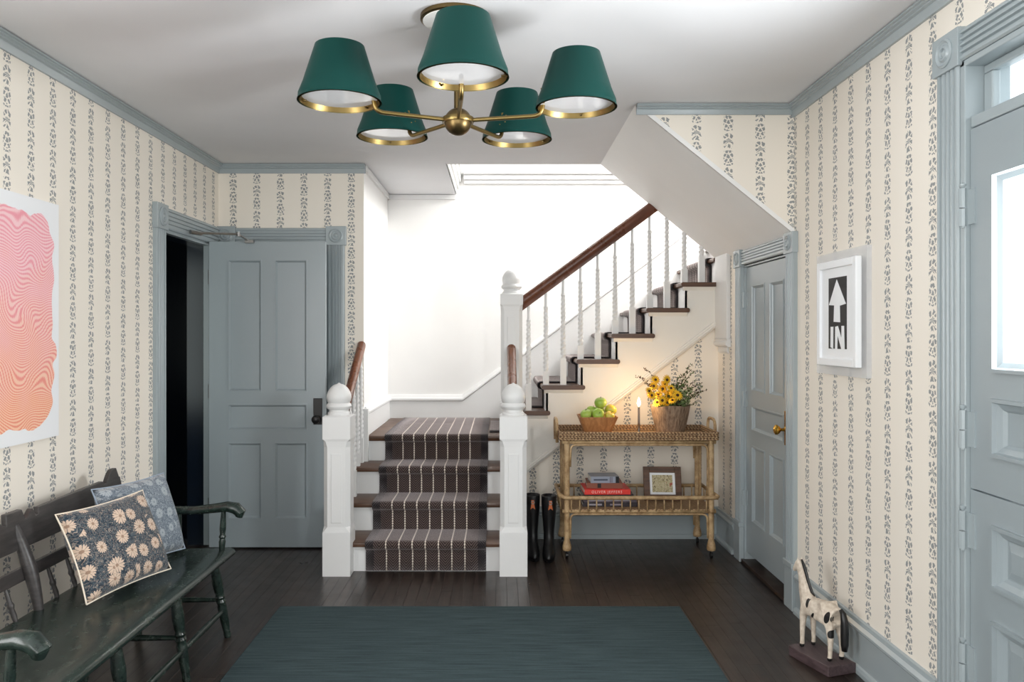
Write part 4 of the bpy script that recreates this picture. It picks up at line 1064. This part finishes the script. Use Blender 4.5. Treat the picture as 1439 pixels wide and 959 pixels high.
for (px, py), dy in TW:
    yy = 5.58+dy; c = Vector(((px-702)*yy/1130, yy, 1.5-(py-470)*yy/1130)); b = Vector((PXc+(c.x-PXc)*0.3, PYc, ZTB+0.18))
    P = bez(b, (b.x+(c.x-b.x)*0.35, yy, c.z-0.03), c, 9); tube(bt, P, [0.0024-0.0015*i/9 for i in range(10)], 5)
    for i in range(3, 10):
        for s in range(4):
            q = P[i]+Vector((rnd.uniform(-.008, .008), rnd.uniform(-.008, .008), rnd.uniform(-.006, .006)))
            tgt = bt if (px < 912 or rnd.random() < 0.35) else bl
            leaf(tgt, q, (rnd.uniform(-1, 1), rnd.uniform(-.6, .2), rnd.uniform(-.3, 1)), rnd.uniform(0.008, 0.016), rnd.uniform(0.0035, 0.006))
o = obj('leaves', bl, LEAF, PT); o['kind'] = 'stuff'
o = obj('pale_leaves', bp, LEAFP, PT); o['kind'] = 'stuff'
o = obj('twigs', bt, TWIG, PT); o['kind'] = 'stuff'

# books on the shelf
PAGE = Mat('book_pages', (226, 222, 212), 0.8).m
def book(label, x0, x1, y0, y1, z0, z1, col, rz=0, group='books on the cart shelf', text=None, bands=None, rough=0.5):
    cx, cy = (x0+x1)/2, (y0+y1)/2
    B = thing('book', label, 'book', (cx, cy, z0), rz, group)
    m = Mat('book_cover', col, rough).m; hw, hd, h = (x1-x0)/2, (y1-y0)/2, z1-z0; t = 0.0028
    bm = BM(); box(bm, -hw, hw, -hd, hd, 0, t); box(bm, -hw, hw, -hd, hd, h-t, h); box(bm, -hw, hw, -hd, -hd+t, t, h-t); obj('cover', bm, m, B, local=True)
    bm = BM(); box(bm, -hw+0.004, hw-0.004, -hd+t, hd-0.004, t, h-t); obj('pages', bm, PAGE, B, local=True)
    if bands:
        for a, b, c, d, col2 in bands:
            bm = BM(); box(bm, -hw+a*2*hw, -hw+b*2*hw, -hd-0.0008, -hd+0.0002, c*h, d*h); obj('spine_print', bm, Mat('spine_ink', col2, 0.6).m, B, local=True)
    if text:
        cu = bpy.data.curves.new('title', 'FONT'); cu.body = text; cu.size = h*0.72; cu.align_x = 'CENTER'; cu.align_y = 'CENTER'; cu.space_character = 1.35; cu.extrude = 0.0003
        to = bpy.data.objects.new('title', cu); C.objects.link(to); bpy.context.view_layer.update()
        me = bpy.data.meshes.new_from_object(to.evaluated_get(bpy.context.evaluated_depsgraph_get())); bpy.data.objects.remove(to)
        o = bpy.data.objects.new('title', me); C.objects.link(o); o.parent = B; o.location = (-0.005, -hd-0.0006, h/2); o.rotation_euler = (PI/2, 0, 0)
        sc = (2*hw*0.72)/max(0.01, o.dimensions.x if o.dimensions.x else 1); 
        xs = [v.co.x for v in me.vertices]; o.scale = ((2*hw*0.66)/(max(xs)-min(xs)), 1, 1)
        me.materials.clear(); me.materials.append(Mat('title_ink', (250, 214, 205), 0.6).m)
zs = 0.3295
book('large dark book at the bottom of the shelf stack', 0.565, 0.935, 5.455, 5.72, zs, zs+0.028, (52, 44, 50), bands=[(0.1, 0.35, .3, .7, (170, 165, 175)), (0.5, 0.72, .3, .7, (150, 140, 150))])
book('wide grey and plum book second from the stack bottom', 0.575, 0.93, 5.46, 5.72, zs+0.0285, zs+0.056, (108, 96, 106), bands=[(0.08, 0.9, .35, .6, (186, 182, 190))])
book('black book below the red one in the stack', 0.572, 0.915, 5.47, 5.725, zs+0.0565, zs+0.080, (40, 40, 44), -0.03)
book('bright red book with a pale title on its spine', 0.575, 0.888, 5.462, 5.70, zs+0.0805, zs+0.115, (226, 58, 48), 0.02, text='OLIVER JEFFERS')
book('brown leather book on the red one', 0.602, 0.846, 5.50, 5.70, zs+0.1155, zs+0.152, (132, 76, 56), -0.05, bands=[(0.30, 0.40, .1, .9, (30, 22, 22))])
book('small silver grey book on top of the stack', 0.622, 0.815, 5.50, 5.66, zs+0.1525, zs+0.196, (150, 156, 170), 0.03, bands=[(0.88, 1.0, 0, 1, (24, 22, 26)), (0.1, 0.6, .38, .62, (70, 76, 92)), (0.68, 0.70, .05, .95, (90, 60, 70)), (0.74, 0.76, .05, .95, (90, 60, 70))], rough=0.35)

# small framed picture leaning on the shelf
FR = thing('framed_picture', 'small brown framed map picture leaning on the cart shelf', 'framed picture', (1.135, 5.66, 0.329))
lean = 0.16; tw = 0.05
def ff(u, v, d):
    y = -d*math.cos(lean)+v*math.sin(lean); z = v*math.cos(lean)+d*math.sin(lean)
    return (1.015+u*math.cos(tw)-y*math.sin(tw), 5.655+y*math.cos(tw)-u*math.sin(tw)*1.0, 0.331+z)
FRW = wood('old_frame_wood', (72, 46, 30), (104, 70, 46), 0.5, 'x', 40)
Wf, Hf, bd = 0.262, 0.235, 0.042
bm = BM()
for a, b, c, d in ((0, bd, 0, Hf), (Wf-bd, Wf, 0, Hf), (bd, Wf-bd, 0, bd), (bd, Wf-bd, Hf-bd, Hf)): box(bm, a, b, c, d, 0, 0.02, f=ff)
obj('frame', bm, FRW, FR, bevel=0.003)
bm = BM(); box(bm, bd-0.004, Wf-bd+0.004, bd-0.004, Hf-bd+0.004, 0, 0.009, f=ff); mb = obj('mat_board', bm, PWH, FR)
M = Mat('faded_map_print', (190, 180, 146), 0.8)
x, y, z = M.xyz(); n = M.noise(M.vec(x, y, z), 55, 3, 0.6, 1.5); n2 = M.noise(M.vec(x, y, z), 28, 2)
c = M.mix(smooth01(n, 0.4, 0.62), (178, 166, 128), (206, 196, 164)); c = M.mix((n2-0.5).abs().lt(0.015), c, (116, 100, 76)); c = M.mix(n2.gt(0.66), c, (168, 96, 78)); M.color(c)
bm = BM(); box(bm, bd+0.018, Wf-bd-0.018, bd+0.016, Hf-bd-0.016, 0.009, 0.0098, f=ff); obj('print', bm, M.m, mb)

# ------------------------------------------------------------------ boots beside the cart
RUB = Mat('black_rubber', (14, 14, 16), 0.38).m; TAN = Mat('tan_leather_tag', (196, 104, 56), 0.6).m
def boot(cx, cy, label, rz, tagdx):
    B = thing('rubber_boot', label, 'boot', (cx, cy, 0), rz, 'pair of tall boots')
    bm = BM(); n = 20; rings = []
    #       z, half-width x, half-depth y, centre y (toe towards -y)
    for z, a, b, c in ((0.012, .046, .118, -.06), (0.03, .048, .121, -.06), (0.055, .046, .112, -.052), (0.085, .042, .082, -.026), (0.115, .040, .058, -.006), (0.16, .040, .050, .0), (0.22, .046, .054, .002), (0.29, .053, .060, .004), (0.35, .056, .064, .004), (0.405, .058, .066, .004), (0.41, .057, .065, .004), (0.41, .053, .061, .004), (0.36, .051, .059, .004), (0.2, .036, .044, .002)):
        rings.append([(a*0.9*math.cos(t), c+b*math.sin(t), z) for t in (2*PI*i/n for i in range(n))])
    loft(bm, rings); obj('shaft', bm, RUB, B, smooth='all', local=True)
    bm = BM(); rings = []
    for z, k in ((0.001, 1.0), (0.014, 1.03)):
        rings.append([(k*0.039*math.cos(t)*(1-0.15*(math.sin(t) > 0.3)), -.06+k*0.122*math.sin(t), z) for t in (2*PI*i/24 for i in range(24))])
    loft(bm, rings); obj('sole', bm, RUB, B, smooth=True, local=True)
    fy = lambda x, z: -math.sqrt(max(0, 1-(x/0.052)**2))*0.066+0.004-0.002
    bm = BM()
    P = [(-.010, .385), (.010, .385), (.010, .355), (.016, .322), (.0, .334), (-.016, .322), (-.010, .355)]
    prism(bm, P, 'y', 0, 0.003, f=lambda x, y, z: (x+tagdx, fy(tagdx, z)-y-0.0005-0.0008, z)); tg = obj('strap_tag', bm, TAN, B, local=True)
    bm = BM(); tube(bm, [(tagdx+0.0105*math.cos(t), fy(tagdx, 0)-0.0065, .369+0.0095*math.sin(t)) for t in (2*PI*i/16 for i in range(17))], 0.0028, 7, cap=False); obj('buckle', bm, STEEL, tg, smooth='all', local=True)
boot(0.224, 5.47, 'left black rubber boot half hidden beside the newel', 0.05, -0.004)
boot(0.334, 5.44, 'right black rubber boot standing nearer the cart', -0.08, 0.012)

# ------------------------------------------------------------------ carved horse
HS = thing('horse_figurine', 'carved cream and black painted horse on a dark wooden plinth', 'figurine', (1.462, 3.66, 0), math.radians(109))
bm = BM(); prism(bm, [(-0.135, -0.075), (0.125, -0.075), (0.135, -0.065), (0.135, 0.065), (0.125, 0.075), (-0.135, 0.075)], 'z', 0.001, 0.046)
obj('plinth', bm, wood('plum_stained_wood', (64, 50, 52), (92, 76, 78), 0.5, 'y', 30), HS, bevel=0.003, local=True)
J = {'root': ((-0.01, 0, .245), (.047, .050)), 'rump': ((-.072, 0, .252), (.055, .058)), 'tailb': ((-.108, 0, .245), (.038, .042)), 'chest': ((.055, 0, .247), (.052, .060)), 'breast': ((.092, 0, .252), (.034, .042)),
     'n1': ((.098, 0, .305), (.033, .040)), 'n2': ((.112, 0, .345), (.024, .029)), 'n3': ((.126, 0, .388), (.017, .021)), 'poll': ((.140, 0, .417), (.017, .019)), 'cheek': ((.158, 0, .405), (.016, .018)), 'muz': ((.176, 0, .383), (.0105, .012)), 'lip': ((.183, 0, .373), (.009, .010))}
ed = [('root', 'rump'), ('rump', 'tailb'), ('root', 'chest'), ('chest', 'breast'), ('breast', 'n1'), ('n1', 'n2'), ('n2', 'n3'), ('n3', 'poll'), ('poll', 'cheek'), ('cheek', 'muz'), ('muz', 'lip')]
for s, nm in ((1, 'L'), (-1, 'R')):
    J['fs'+nm] = ((.082, .026*s, .215), (.019, .021)); J['fk'+nm] = ((.085, .031*s, .14), (.0135, .014)); J['fh'+nm] = ((.084, .032*s, .075), (.0105, .0115)); J['ff'+nm] = ((.088, .032*s, .047), (.014, .015))
    J['hs'+nm] = ((-.085, .026*s, .205), (.024, .027)); J['hk'+nm] = ((-.098, .031*s, .145), (.0145, .017)); J['hh'+nm] = ((-.096, .032*s, .08), (.0105, .0115)); J['hf'+nm] = ((-.092, .032*s, .047), (.014, .015))
    J['ear'+nm] = ((.140, .011*s, .436), (.006, .006)); J['eart'+nm] = ((.142, .0125*s, .449), (.003, .003))
    ed += [('chest', 'fs'+nm), ('fs'+nm, 'fk'+nm), ('fk'+nm, 'fh'+nm), ('fh'+nm, 'ff'+nm), ('rump', 'hs'+nm), ('hs'+nm, 'hk'+nm), ('hk'+nm, 'hh'+nm), ('hh'+nm, 'hf'+nm), ('poll', 'ear'+nm), ('ear'+nm, 'eart'+nm)]
names = list(J); me = bpy.data.meshes.new('body'); me.from_pydata([J[k][0] for k in names], [(names.index(a), names.index(b)) for a, b in ed], [])
ho = bpy.data.objects.new('body', me); C.objects.link(ho); ho.parent = HS
sk = ho.modifiers.new('skin', 'SKIN'); sk.use_smooth_shade = True
for i, k in enumerate(names): me.skin_vertices[0].data[i].radius = J[k][1]; me.skin_vertices[0].data[i].use_root = (k == 'root')
sb = ho.modifiers.new('sub', 'SUBSURF'); sb.levels = 1; sb.render_levels = 1
rm = ho.modifiers.new('remesh', 'REMESH'); rm.mode = 'VOXEL'; rm.voxel_size = 0.0032; rm.use_smooth_shade = True
sm = ho.modifiers.new('smooth', 'SMOOTH'); sm.factor = 0.5; sm.iterations = 9
M = Mat('cream_painted_wood', (222, 208, 190), 0.4)
x, y, z = M.xyz('Object')
def spot(cx, cy, cz, rx, rz, tilt=0.0, ry=0.03):
    a = x-cx; b = z-cz; a2 = a*math.cos(tilt)+b*math.sin(tilt); b2 = b*math.cos(tilt)-a*math.sin(tilt)
    return ((a2*(1/rx)).op('POWER', 2.0) + (b2*(1/rz)).op('POWER', 2.0)).lt(1.0) * ((y-cy).abs().lt(ry))
sp = spot(.045, .05, .272, .011, .026, -0.3).max(spot(.0, .05, .222, .007, .02, 0.6)).max(spot(-.088, .045, .243, .013, .026, 0.15)).max(spot(-.112, .02, .24, .009, .016, 0, .02)).max(spot(-.112, .04, .176, .016, .02, 0.6, .022))
sp = sp.max(spot(.03, -.05, .26, .02, .03, .3)).max(spot(-.07, -.05, .25, .022, .02, .2))
hoof = z.lt(0.066)
n = M.noise(M.vec(x, y, z), 55, 4)
c = M.mix(smooth01(n, 0.3, 0.7), (196, 180, 162), (226, 214, 198)); M.color(M.mix(sp.max(hoof), c, (20, 18, 18)))
me.materials.append(M.m)
BLP = Mat('black_painted_wood', (20, 19, 19), 0.35).m
bm = BM(); tube(bm, [(-.126, 0, .285), (-.140, 0, .272), (-.147, 0, .24), (-.149, 0, .19), (-.150, .001, .14), (-.150, .002, .112)], [.009, .013, .016, .018, .017, .012], 12); obj('tail', bm, BLP, HS, smooth='all', local=True)
bm = BM(); tube(bm, [(.128, 0, .440), (.113, 0, .418), (.097, 0, .385), (.080, 0, .345), (.058, 0, .308), (.04, 0, .295)], [.006, .009, .009, .009, .008, .004], 10, sx=0.7); obj('mane', bm, BLP, HS, smooth='all', local=True)
